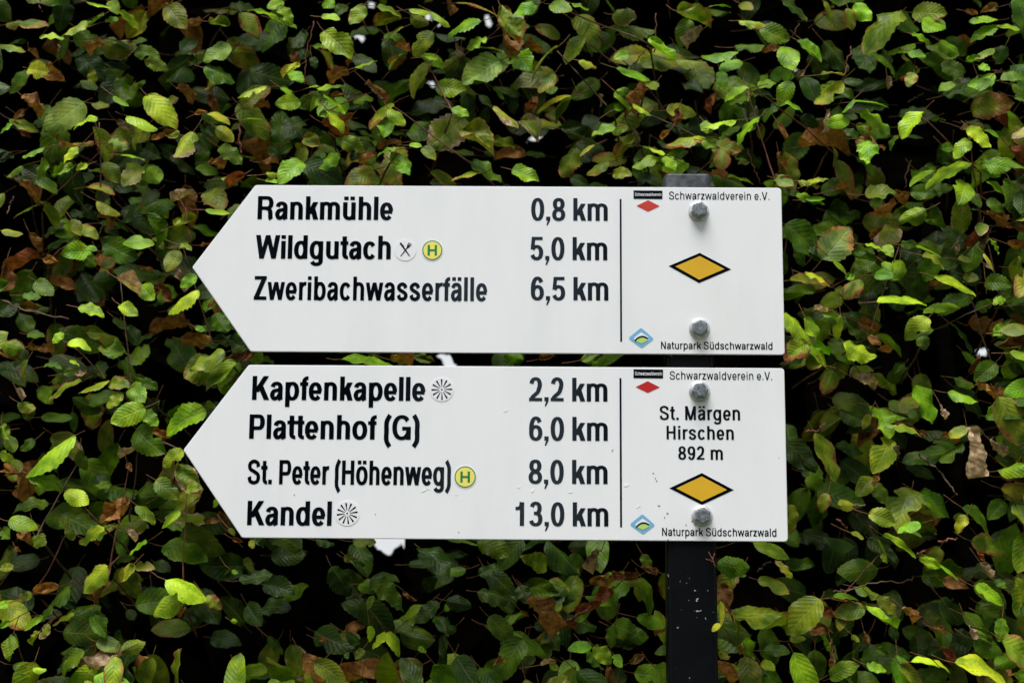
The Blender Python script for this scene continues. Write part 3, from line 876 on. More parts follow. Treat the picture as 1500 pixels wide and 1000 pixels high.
# traced leaves: tile origin and scale, then stalk x,y, tip x,y, width (tile pixels) and kind of leaf
TILES = [
((0, 0, 3.703), """475,10,605,40,35,Y 600,0,640,75,60,Y 655,60,765,135,50,Y 560,80,470,130,35,G 465,110,340,185,70,Y 345,0,340,150,75,D 340,210,222,195,45,Y
30,130,120,120,50,O 110,125,260,130,70,O 575,120,640,95,35,G 905,10,820,90,95,B 900,20,990,130,110,O 0,240,130,245,40,O 165,270,215,320,50,B 440,215,370,220,25,D
560,240,480,285,25,B 590,210,710,240,25,D 730,270,850,290,80,g 790,320,900,360,60,O 430,300,560,420,120,D 520,490,440,430,50,g 570,340,700,345,50,D
145,360,260,400,90,y 230,380,345,430,80,B 980,330,960,450,130,D 1040,200,1010,270,80,D 1090,110,1000,185,25,B 690,430,690,560,150,g 620,520,700,570,30,G
960,480,1050,550,40,B 125,525,230,605,35,B 430,540,270,680,150,P 525,650,395,660,60,Y 800,520,960,660,110,Y 690,625,850,665,50,Y 500,560,590,570,40,O
60,650,200,700,50,O 130,600,80,640,40,B 110,710,160,740,40,R 245,680,180,650,50,D 60,670,0,720,40,G 520,690,600,870,60,O 500,780,330,770,40,O 420,800,345,880,60,Y
590,760,690,800,70,P 800,680,700,780,60,O 660,840,780,850,35,G 770,800,860,850,80,D 980,740,900,720,60,O 1040,710,950,850,110,y 235,800,120,830,40,G 60,830,0,870,60,D
120,900,30,940,50,O 235,860,200,970,60,G 390,900,290,950,70,G 470,890,420,920,40,Y 570,880,640,980,70,O 740,900,690,1000,100,O 800,900,860,990,80,G 200,980,310,990,35,g"""),
((300, 0, 3.703), """140,40,260,20,60,D 240,50,440,100,60,G 400,40,470,120,70,G 400,115,498,145,45,G 420,0,345,45,60,G 30,130,130,110,75,O 200,70,290,190,80,O 150,270,220,270,50,O
130,240,0,320,100,P 0,370,155,400,90,g 40,400,30,500,90,O 640,5,700,40,60,G 760,20,720,80,60,g 635,90,730,95,45,Y 860,30,790,130,80,O 940,40,1060,60,60,O 1060,100,920,130,70,y
1075,150,965,190,40,y 650,170,790,310,130,Y 530,240,540,300,70,D 480,280,500,360,50,B 510,350,415,400,60,y 460,390,530,440,60,G 330,470,180,485,55,Y 410,475,505,530,35,G
505,540,408,570,80,Y 620,500,750,455,55,Y 650,515,765,600,35,G 620,540,590,590,65,Y 680,610,768,690,55,Y 570,475,630,455,25,G 640,590,630,630,40,Y 580,310,600,370,40,D
820,370,925,325,40,G 1000,210,1020,370,90,D 1080,290,990,365,30,G 1030,240,1111,270,60,B 870,495,850,565,90,g 880,450,985,550,20,B 1015,560,880,670,65,y 1000,590,1085,670,60,Y
975,630,985,730,80,G 520,640,440,720,110,D 540,740,630,800,80,O 740,760,850,820,80,O 720,830,620,910,75,G 520,870,420,970,110,G 540,890,740,980,120,D 900,910,790,980,110,O
1035,810,935,825,35,G 1015,820,1110,900,90,G 1040,890,1111,940,60,G 720,860,770,910,45,D 930,840,840,880,40,B 80,800,200,870,80,O 60,690,150,750,70,y 20,620,135,650,40,y
0,680,70,790,110,D 210,650,320,655,25,G 220,700,300,800,90,D 270,580,350,570,40,B 30,900,100,880,70,B 310,880,400,880,40,B 340,950,400,930,45,O 90,970,200,970,35,O
330,980,400,990,30,G 640,670,770,730,45,R"""),
((600, 0, 3.703), """0,50,115,40,35,Y 10,80,100,130,60,O 120,65,225,115,40,Y 205,10,225,85,25,B 115,170,20,280,90,O 380,120,200,160,90,G 420,215,310,250,55,G 150,180,300,200,45,D
260,10,480,25,45,O 250,240,260,310,20,T 370,260,510,265,35,O 500,40,600,230,110,O 490,130,575,300,45,B 685,30,565,75,80,G 770,10,860,50,80,G 880,20,970,50,40,G
920,80,1030,240,110,O 940,200,840,330,80,O 570,270,640,380,110,G 800,260,630,385,35,O 920,330,1015,350,45,y 480,320,300,450,150,P 260,310,180,370,60,O 85,310,160,310,25,G
150,455,290,490,100,G 110,340,0,520,100,O 380,520,460,570,45,D 780,400,700,500,70,O 870,520,690,570,50,y 870,530,790,650,60,g 520,500,580,600,70,D 460,580,600,660,60,y
620,640,690,740,110,O 690,570,635,605,35,R 290,620,130,800,180,O 300,690,440,790,140,O 230,590,320,620,50,G 0,790,65,790,30,G 70,800,140,860,60,O 340,880,500,950,80,g
560,920,700,960,80,G 380,940,230,970,40,y 830,700,990,740,90,D 900,800,820,940,90,O 1000,790,920,830,25,O 880,960,960,1000,60,D 1080,880,960,910,50,O 1111,690,990,720,65,G"""),
((900, 0, 3.703), """0,60,90,100,90,O 30,140,215,160,100,g 190,215,320,310,70,G 340,320,495,335,60,O 80,290,0,315,55,Y 350,60,520,130,110,O 400,110,350,240,90,g 480,160,380,240,25,T
520,40,620,10,25,G 690,10,740,60,60,O 680,110,815,110,50,y 920,10,1050,95,70,D 800,150,940,220,100,G 940,240,950,355,105,G 1000,220,1110,290,60,G 480,310,660,270,70,G
660,260,810,230,80,g 690,330,570,380,65,G 680,350,780,450,90,g 780,470,875,440,50,G 725,480,600,515,45,G 730,520,620,560,45,G 760,500,860,530,50,D 740,520,730,610,45,D
950,440,900,560,75,G 930,555,1020,600,40,G 960,370,1020,420,25,D 880,560,800,640,55,g 780,640,650,760,45,G 680,690,580,720,40,g 655,650,485,660,40,Y 490,650,520,715,60,Y
555,500,500,600,25,R 350,600,330,690,70,R 490,740,290,740,55,y 300,710,260,760,40,B 370,770,275,840,40,G 270,840,190,800,40,Y 230,850,100,885,60,Y 270,850,325,920,60,Y
480,760,545,790,50,Y 540,780,650,820,90,O 600,800,570,900,80,O 150,790,230,800,15,G 20,370,190,420,60,G 190,440,220,490,60,O 80,490,0,500,50,G 10,500,95,580,60,G
200,470,80,590,30,B 105,560,205,610,35,Y 0,600,50,570,45,G 0,700,45,700,60,O 110,750,0,840,60,O 0,930,70,940,65,O 390,440,460,480,80,D 130,980,240,970,70,D
620,960,750,990,40,O 530,940,605,965,20,B 670,850,790,890,60,D 880,960,960,1000,70,O 890,830,910,930,30,B 1000,980,1110,980,50,O"""),
((1180, 0, 3.703), """100,5,165,130,50,O 230,50,260,150,60,O 280,10,340,110,80,G 520,60,300,225,130,O 600,90,500,160,130,g 600,50,740,90,110,O 745,90,640,180,110,G 580,185,680,230,45,G
590,235,420,270,70,G 570,270,640,310,60,G 730,225,835,290,70,G 620,310,735,370,70,g 600,370,490,410,80,g 590,390,555,470,60,O 740,350,860,390,80,g 0,230,100,310,60,G
90,410,215,380,40,O 190,440,50,550,75,y 210,440,310,440,50,D 270,550,440,555,45,G 310,610,470,695,90,G 260,540,190,600,20,G 235,655,120,670,70,G 110,600,115,715,35,T
215,620,270,640,50,D 210,710,290,740,45,g 280,680,350,715,45,O 340,755,330,870,100,G 390,790,430,810,25,B 630,610,515,730,60,Y 500,740,450,800,30,g 710,630,610,670,50,D
520,730,630,715,25,D 140,790,180,890,30,O 1040,40,960,60,50,B 1035,110,895,110,50,G 1035,150,900,195,60,G 870,60,930,80,40,B 1020,260,880,290,40,O 950,330,870,330,45,G
950,350,990,380,40,G 1085,250,1030,340,70,g 1020,400,880,465,70,G 1000,430,940,490,40,G 810,450,725,490,45,G 930,580,1085,580,130,y 890,690,1005,790,90,Y 970,710,1050,740,30,G
800,790,740,810,50,G 890,760,800,835,70,G 890,890,650,950,70,G 970,880,1085,910,90,G 20,1000,110,955,40,O"""),
((1180, 250, 3.703), """10,80,115,30,35,y 0,160,105,140,40,G 330,130,490,110,80,O 490,120,530,200,70,B 490,180,390,250,35,B 580,110,700,120,80,g 690,100,800,80,60,g 650,215,520,265,85,G
670,250,740,310,80,g 880,50,840,160,110,G 990,60,1085,105,45,G 900,120,945,190,60,g 990,160,1070,215,60,g 900,210,985,215,25,D 970,0,1060,20,50,G 700,0,560,60,30,G
90,480,240,290,150,P 30,460,100,290,140,D 970,280,940,350,60,O 985,340,860,390,40,R 990,350,950,420,25,T 1000,370,1045,450,35,G 970,450,1040,520,40,y 330,400,430,410,35,G
440,400,460,460,50,G 240,450,370,470,50,g 370,490,255,545,70,g 520,400,600,400,50,g 600,410,735,435,30,G 530,420,620,480,80,D 640,460,755,500,60,O 520,480,485,580,80,G
430,490,470,540,50,G 385,560,460,570,60,G 0,560,135,580,55,y 120,460,230,560,35,O 215,590,260,560,40,G 300,590,210,690,70,O 200,680,90,740,80,O 120,760,40,750,30,T
405,705,640,690,75,Y 710,575,925,640,75,Y 870,560,925,590,50,O 830,735,640,745,55,G 665,800,550,900,85,Y 690,860,600,880,40,g 640,880,640,960,60,g 790,830,930,965,45,D
95,780,200,800,50,G 190,790,200,910,55,Y 0,800,60,920,70,Y 25,960,130,990,55,G 215,930,380,1000,80,Y 290,820,390,870,70,B 350,890,400,940,50,B 1085,690,1025,710,45,Y
1085,840,1015,890,60,G 990,600,1085,620,80,g 975,590,985,665,25,y 830,480,910,490,40,O 990,510,1005,535,30,T"""),
((1180, 510, 3.703), """20,0,130,90,70,G 80,95,-5,70,70,y 150,120,100,240,70,O 390,10,460,20,30,B 250,150,380,200,50,T 600,200,700,390,100,G 360,310,550,365,60,g 420,330,440,450,110,G
190,340,330,400,70,D 1030,80,920,170,90,g 810,160,920,180,50,g 780,240,930,255,60,G 920,205,1050,280,50,B 1085,270,980,380,70,G 60,470,180,710,110,O 170,530,310,550,70,D
470,490,380,640,120,y 490,440,620,440,50,O 620,450,660,480,30,B 700,500,850,540,60,D 740,480,830,500,40,B 850,520,730,600,40,g 0,600,60,650,50,D 370,700,290,780,80,O
395,695,370,750,25,B 180,850,275,830,60,O 120,790,80,880,55,O 590,770,480,945,150,O 350,900,490,940,80,y 620,950,500,980,50,G 620,790,800,890,100,g 860,870,1020,970,70,g
870,910,810,990,50,y 1085,830,1000,900,80,g 880,440,920,690,32,T 1000,500,1080,580,30,T 735,310,760,380,35,T"""),
((0, 260, 3.703), """110,30,215,120,55,B 215,130,340,240,40,O 210,150,70,190,40,O 15,290,115,275,45,y 165,310,215,400,50,B 210,430,60,490,50,R 240,440,320,460,60,B 30,450,20,620,60,B
470,390,360,420,95,G 470,380,525,390,30,G 390,230,440,310,50,O 430,270,530,320,60,y 470,50,610,50,40,y 530,130,650,180,50,y 580,210,600,280,35,B 200,10,310,60,60,g
450,150,510,220,60,D 380,190,450,200,45,D 800,200,890,330,75,g 670,350,830,350,65,G 570,350,740,440,120,g 830,330,890,375,30,O 950,260,1060,210,60,O 1050,90,930,110,35,T
960,395,910,505,80,O 980,365,1040,380,30,O 640,550,760,620,65,T 760,580,830,660,80,G 530,570,640,520,90,D 190,560,290,630,80,g 125,640,215,640,40,g 140,700,255,690,55,D
430,705,560,730,60,Y 650,690,745,740,55,Y 850,620,950,640,90,g 1070,615,900,690,80,Y 1060,530,980,590,60,G 905,720,980,720,50,g 335,840,290,890,45,Y 370,895,490,910,55,Y
150,850,240,860,45,g 0,890,130,930,80,O 10,950,110,980,60,B 160,920,290,930,35,B 690,960,560,910,110,P 680,810,770,910,60,D 620,760,700,820,30,D 1000,880,1111,910,45,B
1060,810,1111,830,30,G 1000,780,1050,820,30,B"""),
((0, 520, 3.703), """150,30,95,150,50,O 0,85,60,95,35,D 240,60,330,50,35,g 380,30,430,45,20,Y 350,100,415,85,40,O 435,145,260,225,50,O 585,140,430,190,45,y 590,150,700,160,75,O
700,160,780,230,90,G 740,120,850,180,65,g 665,210,580,280,60,y 775,285,610,355,110,Y 770,300,855,375,55,G 100,255,190,290,45,O 385,440,120,600,95,G 165,650,335,700,80,G
355,740,475,805,75,Y 30,620,110,640,80,B 0,530,70,570,50,Y 0,380,40,440,60,G 180,460,120,510,50,g 30,440,80,520,60,O 440,520,450,620,60,g 600,710,490,730,40,g
730,400,870,520,130,g 1111,310,890,400,130,G 990,520,875,590,75,y 970,600,1080,750,120,O 845,680,965,755,80,O 740,505,650,550,25,T 690,580,710,630,25,B 700,790,550,900,90,B
740,815,850,880,40,O 975,850,870,920,55,G 780,900,700,960,70,O 50,900,190,910,70,G 190,920,225,950,30,B 0,950,60,990,60,g 360,940,400,1000,40,O 1120,0,1040,100,110,P"""),
((0, 770, 4.763), """130,40,230,130,100,B 230,70,320,130,90,O 105,150,150,180,40,B 90,290,0,290,50,O 745,290,560,440,130,y 740,330,640,510,90,B 930,270,840,380,80,y 945,290,1070,280,60,y
1020,110,890,170,45,G 880,30,950,100,40,T 720,20,540,90,70,y 600,90,690,110,30,R 480,20,500,90,40,O 900,20,990,20,50,D 480,440,240,590,120,g 440,500,530,570,70,D
300,620,420,600,60,D 510,620,370,680,45,O 300,640,150,690,50,G 340,690,270,780,60,O 270,740,215,820,40,y 60,670,0,710,45,G 80,760,70,925,105,O 220,480,120,510,60,O
50,540,0,560,50,G 1250,490,1065,620,120,Y 1165,380,1429,450,95,Y 680,810,840,850,80,P 840,880,620,970,60,T 720,900,640,1000,90,B 660,620,740,760,110,g 600,680,680,690,50,D
860,870,990,790,90,O 950,880,1010,1000,40,B 580,880,400,1000,100,g 100,970,270,980,50,g 230,990,320,1000,30,Y 880,590,940,640,60,D 1280,640,1370,660,50,D"""),
((300, 770, 4.763), """10,490,105,570,70,y 250,380,460,320,70,D 410,410,620,460,130,D 290,560,390,680,110,D 780,100,900,110,50,D 1040,110,1190,110,60,O 970,220,1040,230,50,O 1030,230,1120,260,30,g
890,290,1020,470,110,D 1165,380,1380,500,100,g 1180,490,1130,570,35,g 1270,750,1380,880,70,Y 1280,760,1160,830,60,Y 1150,700,1170,800,45,Y 1100,860,1060,910,50,y 990,750,1090,800,60,D
800,790,860,800,35,B 170,20,210,60,30,O 200,90,260,110,40,R 320,100,340,150,40,O 190,310,230,330,25,G 180,660,215,670,30,G 1300,540,1390,580,40,D 980,890,1000,920,35,g"""),
((600, 770, 4.763), """480,100,700,200,110,g 270,95,470,100,20,g 490,340,640,270,90,D 960,260,830,240,120,O 970,110,1190,300,90,D 0,270,150,260,50,D 260,520,420,540,90,D 200,540,40,660,80,D
480,460,700,480,80,D 760,420,830,520,90,D 830,520,1010,740,70,B 790,600,830,630,30,B 990,650,1060,690,60,R 1060,680,1160,700,20,R 1410,450,1290,570,60,R 1290,560,1170,610,70,R
1230,490,1310,490,25,g 1020,590,1060,540,40,G 560,640,730,770,110,g 700,740,960,810,100,g 780,800,640,1000,160,g 640,940,590,970,60,B 960,740,1050,860,80,D 1090,740,1110,840,40,D
1265,840,1110,850,60,G 1290,840,1400,960,90,Y 1429,700,1390,840,60,g 980,960,1040,1000,40,Y 250,770,210,980,45,D 320,700,270,740,50,D 60,850,115,870,35,G 1330,180,1250,310,40,T"""),
((900, 770, 4.763), """0,350,150,370,60,R 60,380,190,370,50,O 150,400,150,520,40,y 190,370,300,590,90,g 370,330,360,510,100,y 190,290,290,340,25,B 165,640,350,680,70,G 0,690,140,760,120,g
380,715,280,745,20,B 725,260,935,290,110,G 850,340,920,340,35,O 1010,380,1220,450,80,O 980,120,1220,200,70,O 830,610,1195,640,130,Y 1429,520,1210,740,150,O 1230,800,1330,770,50,y
830,640,900,790,35,O 740,870,790,910,60,y 770,1000,850,990,60,Y 850,830,885,890,30,B 1050,870,1220,860,60,g 1030,960,1110,990,60,Y 0,900,40,960,60,G 110,950,200,900,60,B 50,840,160,830,60,D"""),
((1180, 770, 4.763), """130,80,350,110,70,D 320,50,410,80,30,O 550,70,770,200,60,Y 800,220,940,280,75,G 930,260,1085,350,25,G 640,20,810,30,50,g 820,60,900,80,60,D 500,100,580,240,40,O
530,200,580,250,40,O 1170,110,1395,170,120,O 1200,180,1240,240,40,R 1225,265,1290,360,45,T 1190,430,1390,520,95,G 1330,380,1395,420,50,g 950,510,1100,680,120,D 1100,620,1250,690,80,g
1240,615,1330,640,35,g 1380,650,1350,795,90,G 1210,720,1300,800,70,g 1040,750,1200,810,90,D 1190,800,1370,880,120,g 1070,960,1395,1000,110,Y 750,950,920,930,25,Y 900,940,1020,990,30,Y
350,430,515,480,60,O 430,570,650,650,45,Y 500,510,650,600,80,O 410,580,220,600,100,O 130,600,210,640,90,R 250,520,320,520,30,R 260,630,230,715,60,y 200,500,360,480,40,g
675,575,760,665,22,B 900,715,980,735,30,B 430,970,560,1000,60,Y 500,850,570,890,60,g 940,850,1020,960,60,R 180,820,200,980,22,B 410,740,425,820,22,B 600,700,640,800,60,D 330,760,370,800,40,O"""),
((1140, 0, 2), "20,920,118,990,55,Y 25,660,130,740,80,g 40,820,155,800,35,O 20,450,40,555,50,O 55,575,135,580,35,G"),
((1140, 500, 2), "85,5,20,55,55,y 25,240,30,290,50,D 25,290,110,375,70,D 30,480,55,555,35,O"),
((260, 250, 3.571), "150,90,230,170,110,O 150,205,270,210,30,G 270,220,340,170,45,P 10,400,70,395,30,Y 190,740,250,820,80,g 260,880,350,930,80,D 170,890,30,900,50,B 240,950,60,1000,90,O 870,985,1130,960,60,G"),
((260, 520, 3.571), "215,20,60,110,130,O 300,40,140,160,90,O 160,270,200,250,50,g 40,700,120,690,60,O"),
((600, 250, 3.572), "500,950,590,990,60,G 680,985,760,960,50,B 900,990,1010,960,60,g 30,960,120,990,60,O"),
]

# gaps right through the hedge where the white sky shows: pixel, radius
GAPS = [(567, 800, 12), (578, 792, 10), (556, 791, 8), (716, 36, 3.5), (713, 27, 3.5), (544, 7, 3), (626, 23, 3), (528, 51, 2.5), (633, 122, 2.5), (736, 96, 2.5),
        (655, 529, 5), (646, 522, 3.5), (664, 536, 4), (788, 202, 2), (1153, 107, 2)]
GAPA = np.array(GAPS)


def in_gap(P, pad=0.0):
    x, y = pix(P)
    return bool(np.any((GAPA[:, 0] - x) ** 2 + (GAPA[:, 1] - y) ** 2 < (GAPA[:, 2] + pad) ** 2))



LEAF_V, LEAF_F, LEAF_UV, LEAF_T, LEAF_D, LEAF_W = [], [], [], [], [], []
_nv = [0]


def half_width(t):
    """Ovate beech outline: blunt at the stalk, broadest below the middle, drawn out to a short point."""
    t = np.clip(t, 0, 1)
    return np.clip(t, 1e-6, 1) ** 0.56 * np.clip(1 - t, 0, 1) ** 0.72 / 0.426


def add_leaf(base, axis, side, nrm, L, W, kind, nu=26, nv=8, wild=1.0):
    """One beech leaf: base point, unit vectors along, across and out of the blade, length and width in metres."""
    t = np.linspace(0, 1, nu + 1)[:, None]
    s = np.linspace(-1, 1, nv + 1)[None, :]
    hw = half_width(t) * (W / 2)
    g = rng.random
    sgn = lambda: 1 if g() < .5 else -1
    teeth = 1 + (0.08 + .10 * g()) * wild * (((t - 0.02) * 8 + (s > 0) * .4) % 1 - .5) * (1.0 if nu >= 16 else 0)
    bites = np.ones_like(t * s)
    withered = kind in 'BRT'
    if nu >= 16 and g() < (.75 if withered else .34):
        for _ in range(1 + (g() < .3)):
            c, wd, dp = g() * .8 + .15, .06 + .11 * g(), .25 + .45 * g()
            sd = sgn()
            bites = bites * (1 - dp * np.exp(-((t - c) / wd) ** 2) * (np.sign(s) == sd) * np.abs(s))
    x = s * hw * teeth * bites
    y = t * L * np.ones_like(s)
    bow = (g() - .5) * .34 * L
    x = x + bow * (t ** 2 - t) * np.ones_like(s) * 1.0
    fold = (0.15 + 0.55 * g()) * (1 if g() < .75 else -1)
    arch = (0.10 + .50 * g()) / max(W, 1e-4)
    bend = (0.08 + 0.45 * g()) * L
    wav = (0.02 + 0.075 * g()) * W * wild
    fr, p1, p2 = 1.2 + 1.8 * g(), 6.3 * g(), 6.3 * g()
    z = -bend * (t ** 1.8) + 0.35 * bend * t + np.abs(x) * fold * .6 - arch * x * x
    z = z + wav * np.sin(2 * np.pi * fr * t + p1 + (s > 0) * p2) * np.abs(s) ** 1.5
    if nu >= 16:
        z = z + 0.030 * W * (np.abs(((t - 0.30 * np.abs(s)) * 8) % 1 - .5) * 2 - .5) * (1 - np.abs(s) * .3)
    if withered or g() < .10:
        cu = (.7 + 1.3 * g()) * (1.0 if withered else .6)
        z = z + cu * W * .35 * np.abs(s) ** 2.2 * (0.4 + t)
        x = x * (1 - .28 * np.abs(s) * cu * .6)
        z = z + W * .08 * np.sin(7 * t + 5 * s + p1)
    if nu >= 16:                                   # crumpling
        am = W * ((.10 if withered else .013) * (.5 + g()))
        for q in range(3):
            z = z + am / (q + 1) * np.sin((5 + 6 * q) * t * (.7 + g()) + 6.3 * g()) * np.sin((2 + 1.6 * q) * s + 6.3 * g())
    tw = (g() - .5) * 0.9 * wild
    ct, sn = np.cos(tw * t), np.sin(tw * t)
    x, z = x * ct - z * sn, x * sn + z * ct
    b, a, sd, n = (np.array(v) for v in (base, axis, side, nrm))
    P = b + y[..., None] * a + x[..., None] * sd + z[..., None] * n
    k0 = _nv[0]
    LEAF_V.append(P.reshape(-1, 3))
    cnt = (nu + 1) * (nv + 1)
    i = np.arange(nu)[:, None] * (nv + 1) + np.arange(nv)[None, :]
    i = i.reshape(-1) + k0
    LEAF_F.append(np.stack([i, i + 1, i + nv + 2, i + nv + 1], 1))
    uv = np.stack([np.broadcast_to((s + 1) / 2, x.shape), np.broadcast_to(t, x.shape)], -1).reshape(-1, 2)
    LEAF_UV.append(uv)
    c, wth = TINT[kind]
    j = np.exp((rng.random(3) - .5) * np.array([.30, .20, .35])) * math.exp((g() - .5) * .30)
    dk = kind if withered else ('B' if g() < .7 else ('R' if g() < .5 else 'T'))
    LEAF_T.append(np.tile(np.r_[np.array(c) * j, 1], (cnt, 1)))
    LEAF_D.append(np.tile(np.r_[np.array(DEAD[dk]) * math.exp((g() - .5) * .5), 1], (cnt, 1)))
    LEAF_W.append(np.full(cnt, wth + (g() - .5) * .26))
    _nv[0] += cnt
    # the stalk, curving back into the hedge
    q0 = b - a * 0
    st = np.array([0, .7, .35]) * .6 - a * .8 + (rng.random(3) - .5) * .5
    st = st / np.linalg.norm(st)
    sl = .010 + .014 * g()
    pts = [b + a * (L * .03), b - a * (sl * .35) + st * (sl * .15), b - a * (sl * .45) + st * (sl * .7)]
    k1 = _nv[0]
    for p_ in pts:
        for u_ in range(3):
            LEAF_V.append((p_ + (sd * math.cos(2.09 * u_) + n * math.sin(2.09 * u_)) * .0006)[None, :])
    for r_ in (0, 1):
        for u_ in range(3):
            v_ = (u_ + 1) % 3
            LEAF_F.append(np.array([[k1 + 3 * r_ + u_, k1 + 3 * r_ + v_, k1 + 3 * r_ + 3 + v_, k1 + 3 * r_ + 3 + u_]]))
    LEAF_UV.append(np.full((9, 2), .5)); LEAF_W.append(np.full(9, 3.0))
    LEAF_T.append(np.tile(np.array([.1, .07, .02, 1]), (9, 1))); LEAF_D.append(np.tile(np.array([.17, .085, .03, 1]), (9, 1)))
    _nv[0] += 9


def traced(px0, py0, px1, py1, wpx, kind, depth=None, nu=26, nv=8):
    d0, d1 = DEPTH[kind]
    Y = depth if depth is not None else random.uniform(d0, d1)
    A, B = at(px0, py0, Y), at(px1, py1, Y)
    ax = B - A
    Lp = ax.length
    if Lp < 1e-4: return
    wp = wpx * 0.00075 * (Y + CAM_D) / CAM_D
    dx, dz = ax.x / Lp, ax.z / Lp
    d = Vector((dx, 0, dz))
    p = Vector((dz, 0, -dx))              # across, in the picture plane
    a0 = 0.60
    ratio = wp / Lp
    view = Vector((0, -1, 0))
    roll = pitch = 0.0
    L, W = Lp, wp
    if ratio < a0:
        roll = math.acos(max(ratio / a0, 0.30))
        W = wp / math.cos(roll)
        pitch = random.uniform(-.05, .25)
    else:
        pitch = math.acos(max(Lp / (wp / a0), 0.45))
        roll = random.uniform(-.2, .35)
        L = Lp / math.cos(pitch)
    sgn = 1 if dz <= 0.15 else -1         # the upper face looks to the sky: drooping tips come forward
    axis = (d * math.cos(pitch) + view * (math.sin(pitch) * sgn)).normalized()
    n = (view - axis * view.dot(axis)).normalized()
    side = axis.cross(n).normalized()
    best = None
    for q in (roll, -roll):
        n2 = n * math.cos(q) + side * math.sin(q)
        if best is None or n2.z > best[0]: best = (n2.z, q)
    q = best[1]
    n2 = (n * math.cos(q) + side * math.sin(q)).normalized()
    s2 = axis.cross(n2).normalized()
    base = A + view * (-L * math.sin(pitch) * sgn * .5)
    add_leaf(base - axis * (L * .05), axis, s2, n2, L * 1.10, W * 1.24, kind, nu, nv, min(1.0, max(.35, math.cos(roll) * 1.25)))
    TRACED.append((A, B, Y, kind))


TRACED = []
n_traced = 0
for (ox, oy, sc), rows in TILES:
    for row in rows.split():
        q = row.split(',')
        v = [float(z) for z in q[:5]]
        traced(ox + v[0] / sc, oy + v[1] / sc, ox + v[2] / sc, oy + v[3] / sc, v[4] / sc, q[5])
        n_traced += 1
# the yellow leaf that leans over the post's right edge
traced(1055.3, 881, 1053.5, 917, 4.0, 'y', -0.004)
traced(1055.0, 914, 1042.5, 922, 6.5, 'y', -0.006)

def rand_dir_leaf(P, L, W, kind, nu, nv, face_out=0.5):
    """A leaf at P that droops outwards with its upper face to the sky."""
    a = random.uniform(0, 2 * math.pi)
    d = Vector((math.cos(a), -random.uniform(-.2, 1.0), math.sin(a) * .8 - .25)).normalized()
    n = Vector((random.gauss(0, .35), -face_out - random.random() * .6, random.uniform(.1, 1.0)))
    n = (n - d * n.dot(d)).normalized()
    s = d.cross(n).normalized()
    if any(in_gap(P + d * (L * u) + s * (W * v), 2) for u in (-.5, -.25, 0, .25, .5) for v in (-.4, 0, .4)): return
    add_leaf(P - d * L * .5, d, s, n, L, W, kind, nu, nv)


HX, HZ = 2.0, 2.95
# further leaves of the same sprays, a little deeper, and a few alone in the dark
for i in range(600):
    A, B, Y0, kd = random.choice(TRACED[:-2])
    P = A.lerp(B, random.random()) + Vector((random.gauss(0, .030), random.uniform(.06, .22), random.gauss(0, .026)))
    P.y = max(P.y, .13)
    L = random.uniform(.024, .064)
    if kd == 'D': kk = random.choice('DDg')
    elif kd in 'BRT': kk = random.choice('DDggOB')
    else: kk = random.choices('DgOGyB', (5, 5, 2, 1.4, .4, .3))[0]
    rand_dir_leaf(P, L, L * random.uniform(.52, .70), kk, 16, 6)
for i in range(80):                          # small withered scraps
    A, B, Y0, kd = random.choice(TRACED[:-2])
    P = A.lerp(B, random.random()) + Vector((random.gauss(0, .030), random.uniform(.0, .07), random.gauss(0, .028)))
    P.y = max(P.y, .07)
    L = random.uniform(.014, .030)
    rand_dir_leaf(P, L, L * random.uniform(.4, .8), random.choice('BBBTyR'), 16, 6)
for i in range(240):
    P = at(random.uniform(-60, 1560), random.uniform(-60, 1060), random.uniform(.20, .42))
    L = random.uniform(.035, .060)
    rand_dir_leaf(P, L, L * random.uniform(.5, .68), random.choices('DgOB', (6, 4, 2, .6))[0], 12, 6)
# the rest of the hedge's face, outside the frame
cnt = 0
while cnt < 7600:
    P = Vector((random.uniform(-HX, HX), 0, random.uniform(0.08, HZ)))
    if cnt < 130: P = at(random.uniform(1472, 1540), random.uniform(-20, 1020), .1)
    elif cnt < 190: P = at(random.uniform(-20, 1500), random.uniform(976, 1030), .1)
    P.y = .06 + .26 * random.random() ** 1.5
    px, py = pix(P)
    if -12 < px < 1474 and -12 < py < 978: continue
    L = random.uniform(.032, .052) if cnt < 190 else random.uniform(.038, .068)
    rand_dir_leaf(P, L, L * random.uniform(.48, .66), random.choices('YyGgDOPBRT', (2, 2, 5, 6, 4, 4, 1, 1.4, .4, .4))[0], 10, 4)
    cnt += 1

hedge = empty('beech_hedge', (0, .5, 0))
tag(hedge, 'tall beech hedge of green, yellowing and browned leaves behind the signs', 'hedge')
V = np.concatenate(LEAF_V); F = np.concatenate(LEAF_F)
me = bpy.data.meshes.new('foliage')
me.from_pydata(V.tolist(), [], F.tolist())
uvl = me.uv_layers.new(name='leaf')
uvl.data.foreach_set('uv', np.concatenate(LEAF_UV)[F.reshape(-1)].astype(np.float32).reshape(-1))
for nm, arr in (('tint', LEAF_T), ('dead', LEAF_D)):
    at_ = me.attributes.new(nm, 'FLOAT_COLOR', 'POINT')
    at_.data.foreach_set('color', np.concatenate(arr).astype(np.float32).reshape(-1))
at_ = me.attributes.new('wither', 'FLOAT', 'POINT')
at_.data.foreach_set('value', np.concatenate(LEAF_W).astype(np.float32))
me.polygons.foreach_set('use_smooth', [True] * len(me.polygons))
me.materials.append(M['leaf'])
fo = bpy.data.objects.new('foliage', me)
COL.objects.link(fo)
fo.parent = hedge
fo.matrix_parent_inverse = Matrix.Translation(-hedge.location)

